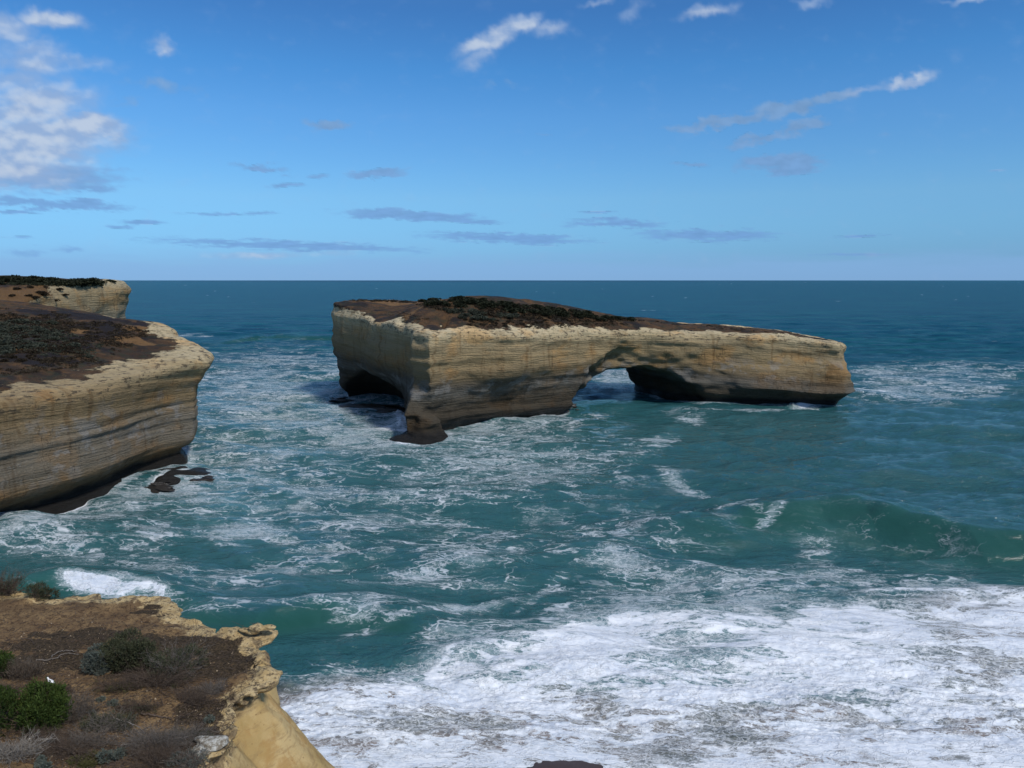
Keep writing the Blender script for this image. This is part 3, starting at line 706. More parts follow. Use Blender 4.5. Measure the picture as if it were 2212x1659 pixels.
def sea_mat():
    m, t, out = new_mat('sea_water')
    geo = t.add('ShaderNodeNewGeometry'); pos = geo.outputs['Position']
    fo = t.attr('foam'); milk = t.attr('milk'); sand = t.attr('sand'); green = t.attr('green'); face = t.attr('face')
    mp = t.add('ShaderNodeMapping'); mp.inputs['Rotation'].default_value = (0, 0, R(12)); mp.inputs['Scale'].default_value = (.62, 1.0, 1.0); t.l.new(pos, mp.inputs[0])
    w = mp.outputs[0]
    warp = t.vscale(t.vadd(t.noise(w, .16, 4, .6, col=True), (-.5, -.5, -.5)), (9, 9, 0))
    warp2 = t.vscale(t.vadd(t.noise(w, .9, 4, .6, col=True), (-.5, -.5, -.5)), (2.2, 2.2, 0))
    p1 = t.vadd(t.vadd(w, warp), warp2)
    # lines of foam: ridges of warped noise, from long trails down to froth
    def ridge(vec, sc, det, wd, off=(0, 0, 0)):
        n = t.noise(t.vadd(vec, off), sc, det, .55)
        return t.ss(t.math('ABSOLUTE', t.math('SUBTRACT', n, .5)), wd, 0.0)
    ws = t.vscale(w, (.55, 1.0, 1.0))
    pA = t.vadd(t.vadd(ws, t.vscale(warp, (.7, .7, 0))), t.vscale(warp2, (.5, .5, 0)))
    lA = ridge(pA, .13, 3, .015); lB = ridge(pA, .34, 3, .022, (7, 3, 0)); lC = ridge(t.vadd(ws, warp2), .85, 3, .034, (1, 9, 0)); lD = ridge(t.vadd(ws, t.vscale(warp2, (.3, .3, 0))), 2.1, 3, .05, (4, 4, 0))
    e2 = t.vor(t.vadd(p1, (3, 8, 0)), .55, 'DISTANCE_TO_EDGE'); e3 = t.vor(t.vadd(t.vadd(w, t.vscale(warp, (.3, .3, 0))), warp2), 1.5, 'DISTANCE_TO_EDGE')
    br = t.noise(w, .30, 5, .7)
    l2 = t.math('MULTIPLY', t.ss(e2, .07, .0), t.ss(br, .45, .58)); l3 = t.ss(e3, .13, .0)
    n1 = t.noise(t.vadd(w, t.vscale(warp, (.6, .6, 0))), .13, 8, .62); n2 = t.noise(pA, .55, 6, .60); n3 = t.noise(w, 3.2, 5, .7)
    val = t.math('ADD', fo, t.math('MULTIPLY', t.math('SUBTRACT', n1, .5), 1.4))
    val = t.math('ADD', val, t.math('MULTIPLY', t.math('SUBTRACT', n2, .5), .9))
    val = t.math('ADD', val, t.math('MULTIPLY', t.math('SUBTRACT', n3, .5), .35))
    thick = t.ss(fo, .55, .78)
    val = t.math('ADD', val, t.math('MULTIPLY', thick, .15))
    patch = t.ss(val, t.mixf(thick, .84, .60), t.mixf(thick, 1.0, .80))
    def wt(m, lo, hi, k): return t.math('MULTIPLY', m, t.math('MULTIPLY', t.ss(val, lo, hi), k))
    lace = t.math('MULTIPLY', wt(lA, -.05, .15, 1.0), t.ss(fo, .03, .20))
    for q_ in (wt(lB, .02, .26, .95), wt(l2, .10, .36, .7), wt(lC, .16, .40, .9), wt(l3, .40, .62, .7), wt(lD, .34, .58, .8)): lace = t.math('MAXIMUM', lace, t.math('MULTIPLY', q_, t.ss(fo, .02, .16)))
    thin = t.math('MULTIPLY', t.ss(val, .18, .60), t.math('ADD', .10, t.math('MULTIPLY', t.ss(n2, .40, .60), .12)))
    patch = t.math('MULTIPLY', patch, t.mixf(thick, .70, 1.0)); lace = t.math('MULTIPLY', lace, t.mixf(thick, .66, 1.0))
    foam = t.math('MAXIMUM', t.math('MAXIMUM', patch, lace), thin, clamp=True)
    # holes torn in the thick foam, bridged by filaments
    hn = t.noise(t.vadd(t.vscale(p1, (.7, 1, 1)), (17, 5, 0)), .17, 7, .62); hn2 = t.noise(t.vadd(ws, (1, 5, 0)), .9, 5, .62, .8)
    hv = t.math('ADD', t.math('MULTIPLY', hn, .55), t.math('MULTIPLY', hn2, .45))
    hv2 = t.math('ADD', hv, t.math('ADD', t.math('MULTIPLY', t.math('SUBTRACT', n1, .5), -.30), t.math('MULTIPLY', t.attr('sand'), .020)))
    hole = t.math('MULTIPLY', t.ss(hv2, .522, .545), t.ss(fo, 1.15, .95))
    fil = t.math('MAXIMUM', t.math('MULTIPLY', lD, .45), t.math('MAXIMUM', t.math('MULTIPLY', l3, .8), lC))
    foam = t.math('MULTIPLY', foam, t.math('SUBTRACT', 1.0, t.math('MULTIPLY', hole, t.math('SUBTRACT', .85, t.math('MULTIPLY', fil, .70)))))
    film = t.ss(hv2, .47, .52)
    # body
    deep = t.mix(green, (.005, .064, .112), (.019, .086, .094))
    sw1 = t.noise(t.vscale(w, (.012, .045, 1)), 1.0, 5, .6, .5); sw2 = t.noise(t.vscale(w, (.05, .16, 1)), 1.0, 5, .65, .5)
    fs = t.math('SUBTRACT', 1.0, green)
    deep = t.mix(t.math('MULTIPLY', fs, t.ss(sw1, .44, .60, 0, .75)), deep, (.010, .100, .128))
    deep = t.mix(t.math('MULTIPLY', fs, t.ss(sw2, .50, .64, 0, .70)), deep, (.0025, .036, .075))
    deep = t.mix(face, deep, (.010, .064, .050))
    body = t.mix(t.math('MULTIPLY', milk, t.ss(n1, .25, .75, .45, 1.0)), deep, (.095, .235, .245))
    body = t.mix(t.math('MULTIPLY', sand, t.ss(n1, .35, .6, .55, 1)), body, (.175, .118, .084))
    fcol = t.mix(t.ss(n2, .38, .62), (.66, .71, .78), (.86, .88, .91))
    fcol = t.mix(t.ss(n1, .42, .62, 0, .55), fcol, (.50, .56, .66))  # soft blue-grey shading of the surf's relief, painted into the foam colour
    fcol = t.mix(t.math('MULTIPLY', film, .40), fcol, (.44, .50, .55))
    fcol = t.mix(t.math('MULTIPLY', fil, .60), fcol, (.92, .93, .94))
    # ripples
    r1 = t.noise(t.vscale(w, (.55, 1, 1)), .50, 6, .62, .4); r2 = t.noise(t.vscale(w, (.6, 1.0, 1)), 2.6, 5, .62, .3)
    r0 = t.noise(t.vscale(w, (.5, 1, 1)), .10, 4, .55)
    rough_sea = t.attr('green')
    hb = t.math('ADD', t.math('MULTIPLY', r1, 1.15), t.math('MULTIPLY', r2, .24))
    hb = t.math('ADD', hb, t.math('MULTIPLY', r0, t.mixf(green, 5.0, .7)))
    hb = t.math('ADD', hb, t.math('MULTIPLY', foam, .05))
    nW = t.bump(hb, t.mixf(face, 1.0, .25), 1.0)
    b = t.add('ShaderNodeBsdfPrincipled'); t.put(b.inputs['Base Color'], body); t.put(b.inputs['Roughness'], t.mixf(green, .22, .07)); t.put(b.inputs['IOR'], 1.33); t.put(b.inputs['Specular IOR Level'], t.mixf(green, .10, .5))
    t.l.new(nW, b.inputs['Normal'])
    fb = t.math('ADD', t.math('MULTIPLY', n2, .5), t.math('ADD', t.math('MULTIPLY', hn2, .35), t.math('ADD', t.math('MULTIPLY', n3, .03), t.math('MULTIPLY', lC, .12))))
    nF = t.bump(fb, .9, .50)
    f = t.add('ShaderNodeBsdfPrincipled'); t.put(f.inputs['Base Color'], fcol); t.put(f.inputs['Roughness'], .75); t.put(f.inputs['Specular IOR Level'], .2); t.l.new(nF, f.inputs['Normal'])
    # steep small waves of the open sea hide most of the grazing reflection
    df = t.add('ShaderNodeBsdfDiffuse'); t.put(df.inputs[0], body); t.l.new(nW, df.inputs['Normal'])
    m0 = t.add('ShaderNodeMixShader'); t.put(m0.inputs[0], t.math('MULTIPLY', t.math('SUBTRACT', 1.0, green), .52)); t.l.new(b.outputs[0], m0.inputs[1]); t.l.new(df.outputs[0], m0.inputs[2])
    mx = t.add('ShaderNodeMixShader'); t.l.new(foam, mx.inputs[0]); t.l.new(m0.outputs[0], mx.inputs[1]); t.l.new(f.outputs[0], mx.inputs[2])
    t.l.new(mx.outputs[0], out.inputs[0])
    return m
VA_ = VA
sea = link('sea', build_sea(), sea_mat())
tag(sea, 'blue-green sea with foam, swell lines and white surf at the beach', None, None, 'structure')
print('sea', len(sea.data.vertices), round(time.time()-T0, 1))

# ---- wet sand of the beach and the sea bed under everything
def build_beach():
    x = np.r_[-120:-40:2.0, -40:60:.35, 60:160:2.0]; y = np.r_[-60:30:3.0, 30:66:.25, 66:90:2.0]
    X, Y = np.meshgrid(x, y)
    Z = .05*(57.0-Y)+.05*fbm(X/5, Y/4, 4, 7)
    bx, by = atz(1190, 1646, .1)
    Z += .05*fbm(X/.9, Y/.7, 3, 9)+.30*np.exp(-((X-bx-1.2)/3.2)**2-((Y-by+1.2)/1.8)**2)
    Z -= 3.0*sst(64, 90, Y)+.7*sst(60.2, 62.5, Y)
    nr, nc = X.shape; idx = np.arange(nr*nc).reshape(nr, nc)
    Q = np.stack([idx[1:, :-1], idx[:-1, :-1], idx[:-1, 1:], idx[1:, 1:]], -1).reshape(-1, 4)[:, ::-1]
    return mesh_np('beach', np.stack([X, Y, Z], -1).reshape(-1, 3), Q)
m, t, out = new_mat('wet_sand')
geo = t.add('ShaderNodeNewGeometry'); pos = geo.outputs['Position']
nn = t.noise(pos, 6.0, 6, .7)
principled(t, out, t.mix(nn, (.045, .028, .023), (.085, .058, .048)), .5, t.bump(nn, .4, .04))
beach = link('beach', build_beach(), m); tag(beach, 'dark brown wet sand showing at the bottom edge', None, None, 'structure')

# ---------------------------------------------------------------- finding the ground under a photo point
def hit(G, Ht, gf, x, y, t0=15, t1=520, dt=.25):
    a, b, c = ray(x, y)
    tt = np.arange(t0, t1, dt); X = a*tt; Y = b*tt; Z = H+c*tt
    i = ((X-G.lo[0])/G.h[0]).round().astype(int); j = ((Y-G.lo[1])/G.h[1]).round().astype(int)
    ok = (i >= 0) & (i < G.n[0]) & (j >= 0) & (j < G.n[1])
    hh = np.full(tt.shape, -99.0); hh[ok] = Ht[i[ok], j[ok]]-gf(X[ok], Y[ok])
    k = np.argmax(Z < hh)
    if not (Z < hh).any(): return None
    return X[k], Y[k], float(hh[k])
def hit_fg(x, y):
    p = hit(GG, HG, g_fg, x, y, 15, 60, .03)
    if p is None or p[2] < 20: p = (*atz(x, y, ZF), ZF)
    return p
def fgh(x, y):
    return hz(GG, HG, g_fg, x, y)
# ---------------------------------------------------------------- plant materials
def leaf_mat(name, c1, c2, c3=None):
    m, t, out = new_mat(name)
    tone = t.attr('tone')
    col = t.ramp(tone, [(0, c1), (.6, c2), (1, c3 or c2)])
    b = t.add('ShaderNodeBsdfPrincipled'); t.put(b.inputs['Base Color'], col); t.put(b.inputs['Roughness'], .7); t.put(b.inputs['Specular IOR Level'], .15)
    tl = t.add('ShaderNodeBsdfTranslucent'); t.put(tl.inputs[0], col)
    mx = t.add('ShaderNodeMixShader'); mx.inputs[0].default_value = .2; t.l.new(b.outputs[0], mx.inputs[1]); t.l.new(tl.outputs[0], mx.inputs[2]); t.l.new(mx.outputs[0], out.inputs[0])
    return m
def bark_mat(name, c1, c2):
    m, t, out = new_mat(name)
    geo = t.add('ShaderNodeNewGeometry'); n = t.noise(geo.outputs['Position'], 14.0, 4, .7)
    principled(t, out, t.mix(t.ss(n, .35, .65), c1, c2), .9, t.bump(n, .5, .01))
    return m
L_GREEN = leaf_mat('leaf_green', (.020, .034, .009), (.055, .084, .018), (.10, .14, .032))
L_DULL = leaf_mat('leaf_grey_green', (.034, .038, .022), (.072, .078, .042), (.12, .125, .07))
L_BLUE = leaf_mat('leaf_blue_grey', (.070, .080, .066), (.130, .150, .125), (.22, .24, .20))
L_OLIVE = leaf_mat('leaf_olive', (.050, .050, .020), (.10, .10, .035), (.16, .15, .06))
L_DRY = leaf_mat('leaf_dry', (.075, .055, .040), (.13, .10, .075), (.20, .165, .125))
L_FARDK = leaf_mat('leaf_far_dark', (.016, .020, .011), (.033, .037, .020), (.058, .060, .033))
L_FARGR = leaf_mat('leaf_far_grey', (.030, .034, .024), (.058, .064, .045), (.10, .105, .078))
L_FARBR = leaf_mat('leaf_far_brown', (.020, .015, .010), (.044, .032, .020), (.075, .057, .034))
B_GREY = bark_mat('twig_grey', (.085, .070, .058), (.19, .165, .14))
B_BROWN = bark_mat('twig_brown', (.055, .036, .025), (.12, .085, .06))
B_PALE = bark_mat('twig_pale', (.16, .135, .11), (.30, .27, .23))

def unit(v): return v/np.maximum(np.linalg.norm(v, axis=-1, keepdims=True), 1e-9)
def leaves(name, P, Dn, L, Wd, tone, mat, parent=None, rg=None):
    """diamond leaves at P pointing along Dn"""
    n = len(P); rg = rg or RNG
    w = unit(np.cross(Dn, unit(rg.normal(size=(n, 3)))))
    L = np.broadcast_to(L, n)[:, None]; Wd = np.broadcast_to(Wd, n)[:, None]
    bend = unit(rg.normal(size=(n, 3)))*L*.08
    V = np.stack([P, P+Dn*L*.55+w*Wd*.5+bend, P+Dn*L, P+Dn*L*.55-w*Wd*.5+bend], 1).reshape(-1, 3)
    F = np.arange(n*4).reshape(n, 4)
    me = mesh_np(name, V, F); add_attr(me, 'tone', np.repeat(np.clip(tone, 0, 1), 4))
    return link(name, me, mat, parent, smooth=False)
def tubes(name, lines, mat, parent=None, sides=4, loc=(0, 0, 0)):
    """lines: list of (points (k,3), radii (k))"""
    VV, FF = [], []; off = 0; th = np.arange(sides)*2*np.pi/sides
    for P, r in lines:
        P = np.asarray(P, float); k = len(P); r = np.broadcast_to(r, k)
        T = unit(np.gradient(P, axis=0)); up = np.array([.13, .37, .92])
        A = unit(np.cross(T, up)); B = np.cross(T, A)
        V = P[:, None, :]+(A[:, None, :]*np.cos(th)[None, :, None]+B[:, None, :]*np.sin(th)[None, :, None])*r[:, None, None]
        VV.append(V.reshape(-1, 3))
        i = np.arange(k-1)[:, None]*sides; j = np.arange(sides)[None, :]; j2 = (j+1) % sides
        F = np.stack([i+j, i+j2, i+sides+j2, i+sides+j], -1).reshape(-1, 4)+off
        FF.append(F); off += k*sides
    me = mesh_np(name, np.concatenate(VV), np.concatenate(FF))
    o = link(name, me, mat, parent); return o
def curve(rg, a, b, k=6, wob=.12, sag=0.0):
    a = np.asarray(a, float); b = np.asarray(b, float); t = np.linspace(0, 1, k)[:, None]
    L = np.linalg.norm(b-a); P = a*(1-t)+b*t
    P += np.cumsum(rg.normal(0, wob*L/k, (k, 3)), 0)*np.sin(t*np.pi)**.5
    P[:, 2] += (np.sin(t[:, 0]*np.pi)*sag*L)
    return P
def bush(name, label, cat, c, rx, ry, h, lm, bm, tufts=220, per=14, ll=.10, lw=.02, twigs=40, tr=.012, seed=0, lobes=5, lift=.15, group=None, bare=.0, upward=.5, bare_len=.5, flat=1.0):
    rg = np.random.default_rng(seed)
    root = empty(name, c); tag(root, label, cat, group)
    tufts = int(tufts*1.7); lw = lw*1.6; ll = ll*1.15
    ca = rg.uniform(0, 2*np.pi, lobes); lc = np.stack([np.cos(ca)*rx*.5, np.sin(ca)*ry*.5, rg.uniform(.25, .5, lobes)*h], 1)
    lr = rg.uniform(.42, .62, lobes)
    k = rg.integers(0, lobes, tufts); dirs = unit(rg.normal(size=(tufts, 3))+np.array([0, 0, .45]))
    rad = rg.uniform(.55, 1.0, tufts)**.6
    P = lc[k]+dirs*rad[:, None]*np.stack([lr[k]*rx, lr[k]*ry, lr[k]*h*1.0], 1)
    P[:, 2] = np.abs(P[:, 2])*flat+.02
    # follow the ground
    gz = np.array([max(-.8, min(.8, fgh(c[0]+p[0], c[1]+p[1])-c[2])) if c[2] < 26 and c[1] < 60 else 0 for p in P]); P[:, 2] += gz
    od = unit(dirs+np.array([0, 0, upward]))
    n = tufts*per; pk = np.repeat(np.arange(tufts), per)
    ld = unit(od[pk]+rg.normal(0, .42, (n, 3)))
    lp = P[pk]-od[pk]*ll*rg.uniform(0, 2.2, n)[:, None]+rg.normal(0, ll*.25, (n, 3))
    lobe_tone = rg.uniform(-.12, .12, lobes)
    tone = .5+lobe_tone[k][pk]+rg.normal(0, .13, tufts)[pk]+rg.normal(0, .10, n)
    if n: leaves('foliage', lp, ld, ll*rg.uniform(.7, 1.2, n), lw*rg.uniform(.8, 1.2, n), tone, lm, root, rg)
    ls = []
    for q in range(twigs):
        tgt = P[rg.integers(tufts)]*rg.uniform(.85, 1.05+bare)
        base = rg.normal(0, .08, 3)*np.array([rx, ry, 0]); base[2] = -.05
        cv = curve(rg, base, tgt, 7, .35); ls.append((cv, np.linspace(tr*rg.uniform(.8, 1.4), tr*.35, 7)))
        for s in range(2+int(4*bare)):
            i = rg.integers(2, 6); e = cv[i]+unit(rg.normal(size=3)+np.array([0, 0, .5])+unit(tgt))*bare_len*rg.uniform(.3, 1)*max(rx, .4)*.8
            ls.append((curve(rg, cv[i], e, 5, .3), np.linspace(tr*.5, tr*.2, 5)))
    tubes('branches', ls, bm, root)
    return root

# ---------------------------------------------------------------- plants on the foreground clifftop
def fgp(x, y, dz=0): p = hit_fg(x, y); return (p[0], p[1], p[2]+dz)
PXM = 38.0/1661                       # metres for one photo unit at the distance of the clifftop
bush('coastal_shrub', 'bright green leafy shrub at the lower left edge beside the white gull', 'shrub', fgp(52, 1572), 1.7, 1.4, 1.8, L_GREEN, B_BROWN, 620, 16, .13, .026, 50, .014, 11, 8, upward=.9)
bush('coastal_shrub', 'small green shrub cut by the left edge, above the bright green one', 'shrub', fgp(-4, 1462), .75, .8, 1.1, L_GREEN, B_BROWN, 240, 15, .12, .024, 24, .012, 12, 5, upward=.9)
bush('coastal_shrub', 'low blue-grey saltbush at the left end of the middle thicket', 'shrub', fgp(205, 1444), 1.15, .9, 1.0, L_BLUE, B_GREY, 600, 14, .055, .026, 40, .011, 13, 6, upward=.3, group=None)
bush('coastal_shrub', 'largest grey-green shrub in the middle of the clifftop thicket', 'shrub', fgp(292, 1432), 1.75, 1.4, 1.45, L_DULL, B_BROWN, 900, 13, .085, .022, 110, .011, 14, 7, bare=.25, upward=.8)
bush('coastal_shrub', 'half-bare brown shrub with sparse leaves at the right end of the middle thicket', 'shrub', fgp(378, 1455), 1.5, 1.2, 1.2, L_DULL, B_GREY, 300, 10, .075, .02, 170, .010, 15, 6, bare=.6, upward=.6)
bush('dry_shrub', 'dry brown leafless thicket in front of the grey-green shrub', 'dry shrub', fgp(335, 1480), 1.9, .9, .55, L_DRY, B_BROWN, 150, 4, .05, .014, 240, .010, 16, 9, bare=.5, upward=.2)
bush('coastal_shrub', 'bare-branched dark bush at the left edge of the cliff rim, against the sea', 'shrub', fgp(12, 1284), 1.4, .8, 1.25, L_DULL, B_BROWN, 150, 7, .07, .018, 130, .016, 17, 5, bare=.55, upward=.7, bare_len=.6)
bush('coastal_shrub', 'dark small-leaved bush on the cliff rim in front of the white wave', 'shrub', fgp(88, 1291), 1.05, .7, .88, L_DULL, B_BROWN, 250, 10, .07, .02, 70, .013, 18, 5, bare=.2, upward=.6)
bush('dry_shrub', 'grey-brown mass of fine dry twigs right of the bright green shrub', 'dry shrub', fgp(155, 1550), 1.25, 1.0, .85, L_DRY, B_GREY, 300, 9, .07, .010, 260, .007, 19, 7, bare=.3, upward=.3)
bush('dry_shrub', 'dull olive twiggy shrub with drooping grey branches above the round cushion', 'dry shrub', fgp(235, 1578), 1.2, .9, .6, L_DULL, B_GREY, 220, 9, .07, .014, 200, .008, 20, 7, bare=.4, upward=.2)
bush('dry_shrub', 'long sprawl of bleached leafless twigs running down to the bottom rim', 'dry shrub', fgp(335, 1615), 1.6, .9, .6, L_DRY, B_GREY, 130, 4, .06, .012, 300, .009, 21, 9, bare=.6, upward=.2)
bush('dry_shrub', 'grey twig heap by the lowest part of the golden rim', 'dry shrub', fgp(415, 1655), 1.1, .7, .5, L_BLUE, B_GREY, 160, 7, .05, .016, 150, .008, 22, 6, bare=.4, upward=.3)
bush('dry_shrub', 'weathered grey dead shrub in the bottom left corner', 'dry shrub', fgp(30, 1632), 1.3, 1.0, .55, L_DRY, B_PALE, 60, 3, .06, .012, 210, .015, 23, 6, bare=.5, upward=.3)
bush('dry_shrub', 'low brown twiggy mat at the bottom edge between the dead shrub and the round cushion', 'dry shrub', fgp(150, 1625), 1.7, .9, .3, L_DRY, B_BROWN, 220, 7, .05, .014, 240, .008, 24, 9, bare=.5, upward=.2)
bush('dry_shrub', 'brown bare twigs on the slope above the lower dark crust', 'dry shrub', fgp(400, 1520), 1.3, .9, .4, L_DRY, B_BROWN, 120, 5, .05, .014, 160, .009, 25, 7, bare=.5, upward=.2)
bush('grass_tuft', 'straw-coloured dry grass tuft left of the exposed root', 'grass tuft', fgp(52, 1462), 1.0, .7, .85, L_DRY, B_GREY, 260, 10, .16, .010, 90, .005, 26, 6, bare=.4, upward=1.6)
for i, (x, y, r, lab) in enumerate(((242, 1640, .62, 'round grey-green cushion plant at the bottom edge'), (217, 1456, .34, 'small pale cushion just below the blue-grey saltbush'), (99, 1656, .40, 'blue-green tuft cut by the bottom edge'), (217, 1514, .20, 'pale cushion, left one of the pale pair above the drooping grey branches'),
                                   (243, 1526, .26, 'pale grey cushion, right one of the pale pair above the drooping grey branches'), (200, 1541, .20, 'smallest pale cushion, below the pale pair'), (452, 1560, .24, 'dull cushion beside the lower dark crust'))):
    bush('cushion_plant', lab, 'cushion plant', fgp(x, y), r, r*.9, r*.85, L_BLUE, B_GREY, int(260*max(r, .35)), 12, .040, .022, 12, .006, 40+i, 4, upward=.2)
bush('cushion_plant', 'yellow-green mossy mat beside the round grey-green cushion', 'cushion plant', fgp(190, 1645), .75, .55, .16, L_OLIVE, B_BROWN, 260, 10, .04, .018, 10, .005, 50, 6, upward=.2)
bush('cushion_plant', 'small yellow-green sprig under the half-bare brown shrub', 'cushion plant', fgp(372, 1485), .22, .2, .22, L_OLIVE, B_BROWN, 60, 9, .05, .018, 8, .005, 51, 3, upward=.5)
bush('dry_shrub', 'sparse brown twigs between the round cushion and the pale lichen rock', 'dry shrub', fgp(330, 1650), 1.7, .8, .4, L_DRY, B_BROWN, 160, 6, .05, .014, 260, .009, 27, 9, bare=.5, upward=.2)
bush('dry_shrub', 'olive-grey tangle under the left half of the middle thicket', 'dry shrub', fgp(240, 1490), 1.6, .7, .35, L_OLIVE, B_BROWN, 110, 6, .05, .014, 150, .008, 28, 8, bare=.5, upward=.2)
for i, (x, y, rx, ry, h_, lm_, lab) in enumerate(((70, 1592, 1.3, .6, .35, L_DRY, 'low twiggy litter heap just below the bright green shrub'), (190, 1606, 1.3, .6, .35, L_DRY, 'grey twig tangle just above the yellow-green mossy mat'), (300, 1532, 1.2, .6, .28, L_DULL, 'sparse olive creeper on bare earth left of the forked branch'),
                                             (455, 1500, .9, .6, .30, L_DRY, 'small brown twig patch close to the overhanging knob of the rim'), (120, 1500, .8, .5, .35, L_DRY, 'dry twigs between the white gull and the grey-brown twig mass'), (400, 1600, 1.2, .6, .35, L_DULL, 'grey-green straggly twigs left of the pale lichen rock'),
                                             (20, 1500, .9, .7, .5, L_DRY, 'dry brown twigs between the two green shrubs at the left edge'))):
    bush('dry_shrub', lab, 'dry shrub', fgp(x, y), rx, ry, h_, lm_, B_GREY if i % 2 else B_BROWN, 110, 6, .05, .014, 170, .008, 60+i, 8, bare=.5, upward=.2)
# exposed roots and fallen branches
def stick(name, label, pts, r0, r1, mat, lift=.03, seed=0, cat='root'):
    rg = np.random.default_rng(seed); P = np.array([fgp(x, y, lift) for x, y in pts]); t = np.linspace(0, len(P)-1, len(P)*4)
    Q = np.stack([np.interp(t, np.arange(len(P)), P[:, i]) for i in range(3)], 1); Q += rg.normal(0, .018, Q.shape)
    c = Q[0].copy(); o = tubes(name, [(Q-c, np.linspace(r0, r1, len(Q)))], mat, sides=6); o.location = c
    tag(o, label, cat); return o
stick('exposed_root', 'long pale exposed root lying across the dark litter left of the saltbush', [(78, 1428), (100, 1429), (122, 1424), (132, 1416), (150, 1413), (170, 1416)], .035, .02, B_GREY, .05, 1)
stick('exposed_root', 'thin arched root just above the long exposed root', [(112, 1422), (125, 1411), (142, 1408), (165, 1410)], .03, .02, B_GREY, .06, 2)
stick('exposed_root', 'thin dark root curving over the bare ochre earth', [(45, 1379), (60, 1381), (70, 1386), (76, 1395)], .02, .012, B_BROWN, .03, 3)
stick('fallen_branch', 'brown forked branch lying on the slope below the middle thicket', [(306, 1545), (330, 1548), (352, 1552), (372, 1556)], .05, .025, B_BROWN, .06, 4, 'branch')
stick('fallen_branch', 'pale stick above the round cushion near the bottom edge', [(262, 1616), (280, 1613), (300, 1610)], .03, .015, B_PALE, .12, 5, 'branch')
stick('fallen_branch', 'curved bleached branch sticking out of the twig sprawl', [(238, 1560), (252, 1572), (275, 1577), (300, 1588), (320, 1606)], .022, .012, B_PALE, .35, 6, 'branch')
# litter: bits of bark, chips of stone
def litter():
    rg = np.random.default_rng(77); n = 12000
    px = rg.uniform(-60, 560, n); py = 1285+375*rg.random(n)**.62
    P = []
    for x, y in zip(px, py):
        X_, Y_ = atz(x, y, ZF)
        i = int((X_-GG.lo[0])/GG.h[0]); j = int((Y_-GG.lo[1])/GG.h[1])
        if 0 <= i < GG.n[0] and 0 <= j < GG.n[1] and DG[i, j] < -.25: P.append((X_, Y_, HG[i, j]+.01))
    P = np.array(P); n = len(P)
    d = unit(rg.normal(size=(n, 3))*np.array([1, 1, .25])); L = rg.gamma(2, .085, n)+.03
    ls = []
    for k in range(n):
        e = P[k]+d[k]*L[k]; ls.append((np.array([P[k], (P[k]+e)/2+rg.normal(0, .015, 3), e]), np.array([.006, .008, .004])*rg.uniform(.7, 2.2)))
    h_ = len(ls)//2
    o = tubes('plant_litter', ls, B_BROWN, sides=3); tag(o, 'dark bits of bark and twig strewn over the foreground clifftop', 'litter', kind='stuff')
    # stones
    V, F = [], []; off = 0
    ico = np.array([(1, 0, 0), (-1, 0, 0), (0, 1, 0), (0, -1, 0), (0, 0, 1), (0, 0, -1)], float); fc = np.array([(0, 2, 4), (2, 1, 4), (1, 3, 4), (3, 0, 4), (2, 0, 5), (1, 2, 5), (3, 1, 5), (0, 3, 5)])
    for k in range(0, n, 9):
        s = rg.gamma(2, .007)+.006; V.append(P[k]+ico*s*rg.uniform(.6, 1.4, (6, 3))); F.append(fc+off); off += 6
    me = mesh_np('stone_chips', np.concatenate(V), np.concatenate(F)); 
    mm, t, out = new_mat('chip'); principled(t, out, (.34, .26, .17), .9)
    tag(link('stone_chips', me, mm, smooth=False), 'small pale stone chips scattered over the foreground clifftop', 'stones', kind='stuff')
litter()
# pale lichen-crusted rock on the rim
def boulder(name, label, c, r, mat, seed, cat='rock', amp=.28, group=None, n=3, freq=1.6):
    rg = np.random.default_rng(seed); g = np.linspace(-1.5, 1.5, 34)
    h = 3.0/33
    GX, GY, GZ = np.meshgrid(g, g, g, indexing='ij')
    F = np.sqrt(GX**2+GY**2+GZ**2)-1+lat((34,)*3, (0, 0, 0), (h,)*3, (.8, .8, .6), seed)*amp+lat((34,)*3, (0, 0, 0), (h,)*3, (.32, .32, .22), seed+1)*amp*.5
    F = F.astype(np.float32)
    V, Q = nets(F, (-1.5,)*3, (h,)*3); V = V*np.asarray(r)
    o = link(name, mesh_np(name, V, Q), mat); o.location = c; tag(o, label, cat, group); return o
m, t, out = new_mat('pale_lichen_rock')
geo = t.add('ShaderNodeNewGeometry'); pos = geo.outputs['Position']; a_ = t.noise(pos, 5, 6, .7); b_ = t.noise(pos, 16, 4, .7)
principled(t, out, t.mix(t.ss(a_, .42, .58), (.17, .14, .10), t.mix(t.ss(b_, .4, .6), (.36, .34, .29), (.52, .51, .46))), .95, t.bump(t.math('ADD', a_, t.math('MULTIPLY', b_, .4)), .9, .06))
M_LICH = m
p = fgp(455, 1606); boulder('lichen_rock', 'whitish lichen-covered rock on the rim above the sandy face', (p[0], p[1], p[2]-.02), (.60, .42, .26), M_LICH, 501, amp=.4)
p = fgp(434, 1622); boulder('lichen_rock', 'lower lump of whitish lichen-covered rock beside the twig heap', (p[0], p[1], p[2]-.06), (.42, .34, .22), M_LICH, 502, amp=.4)

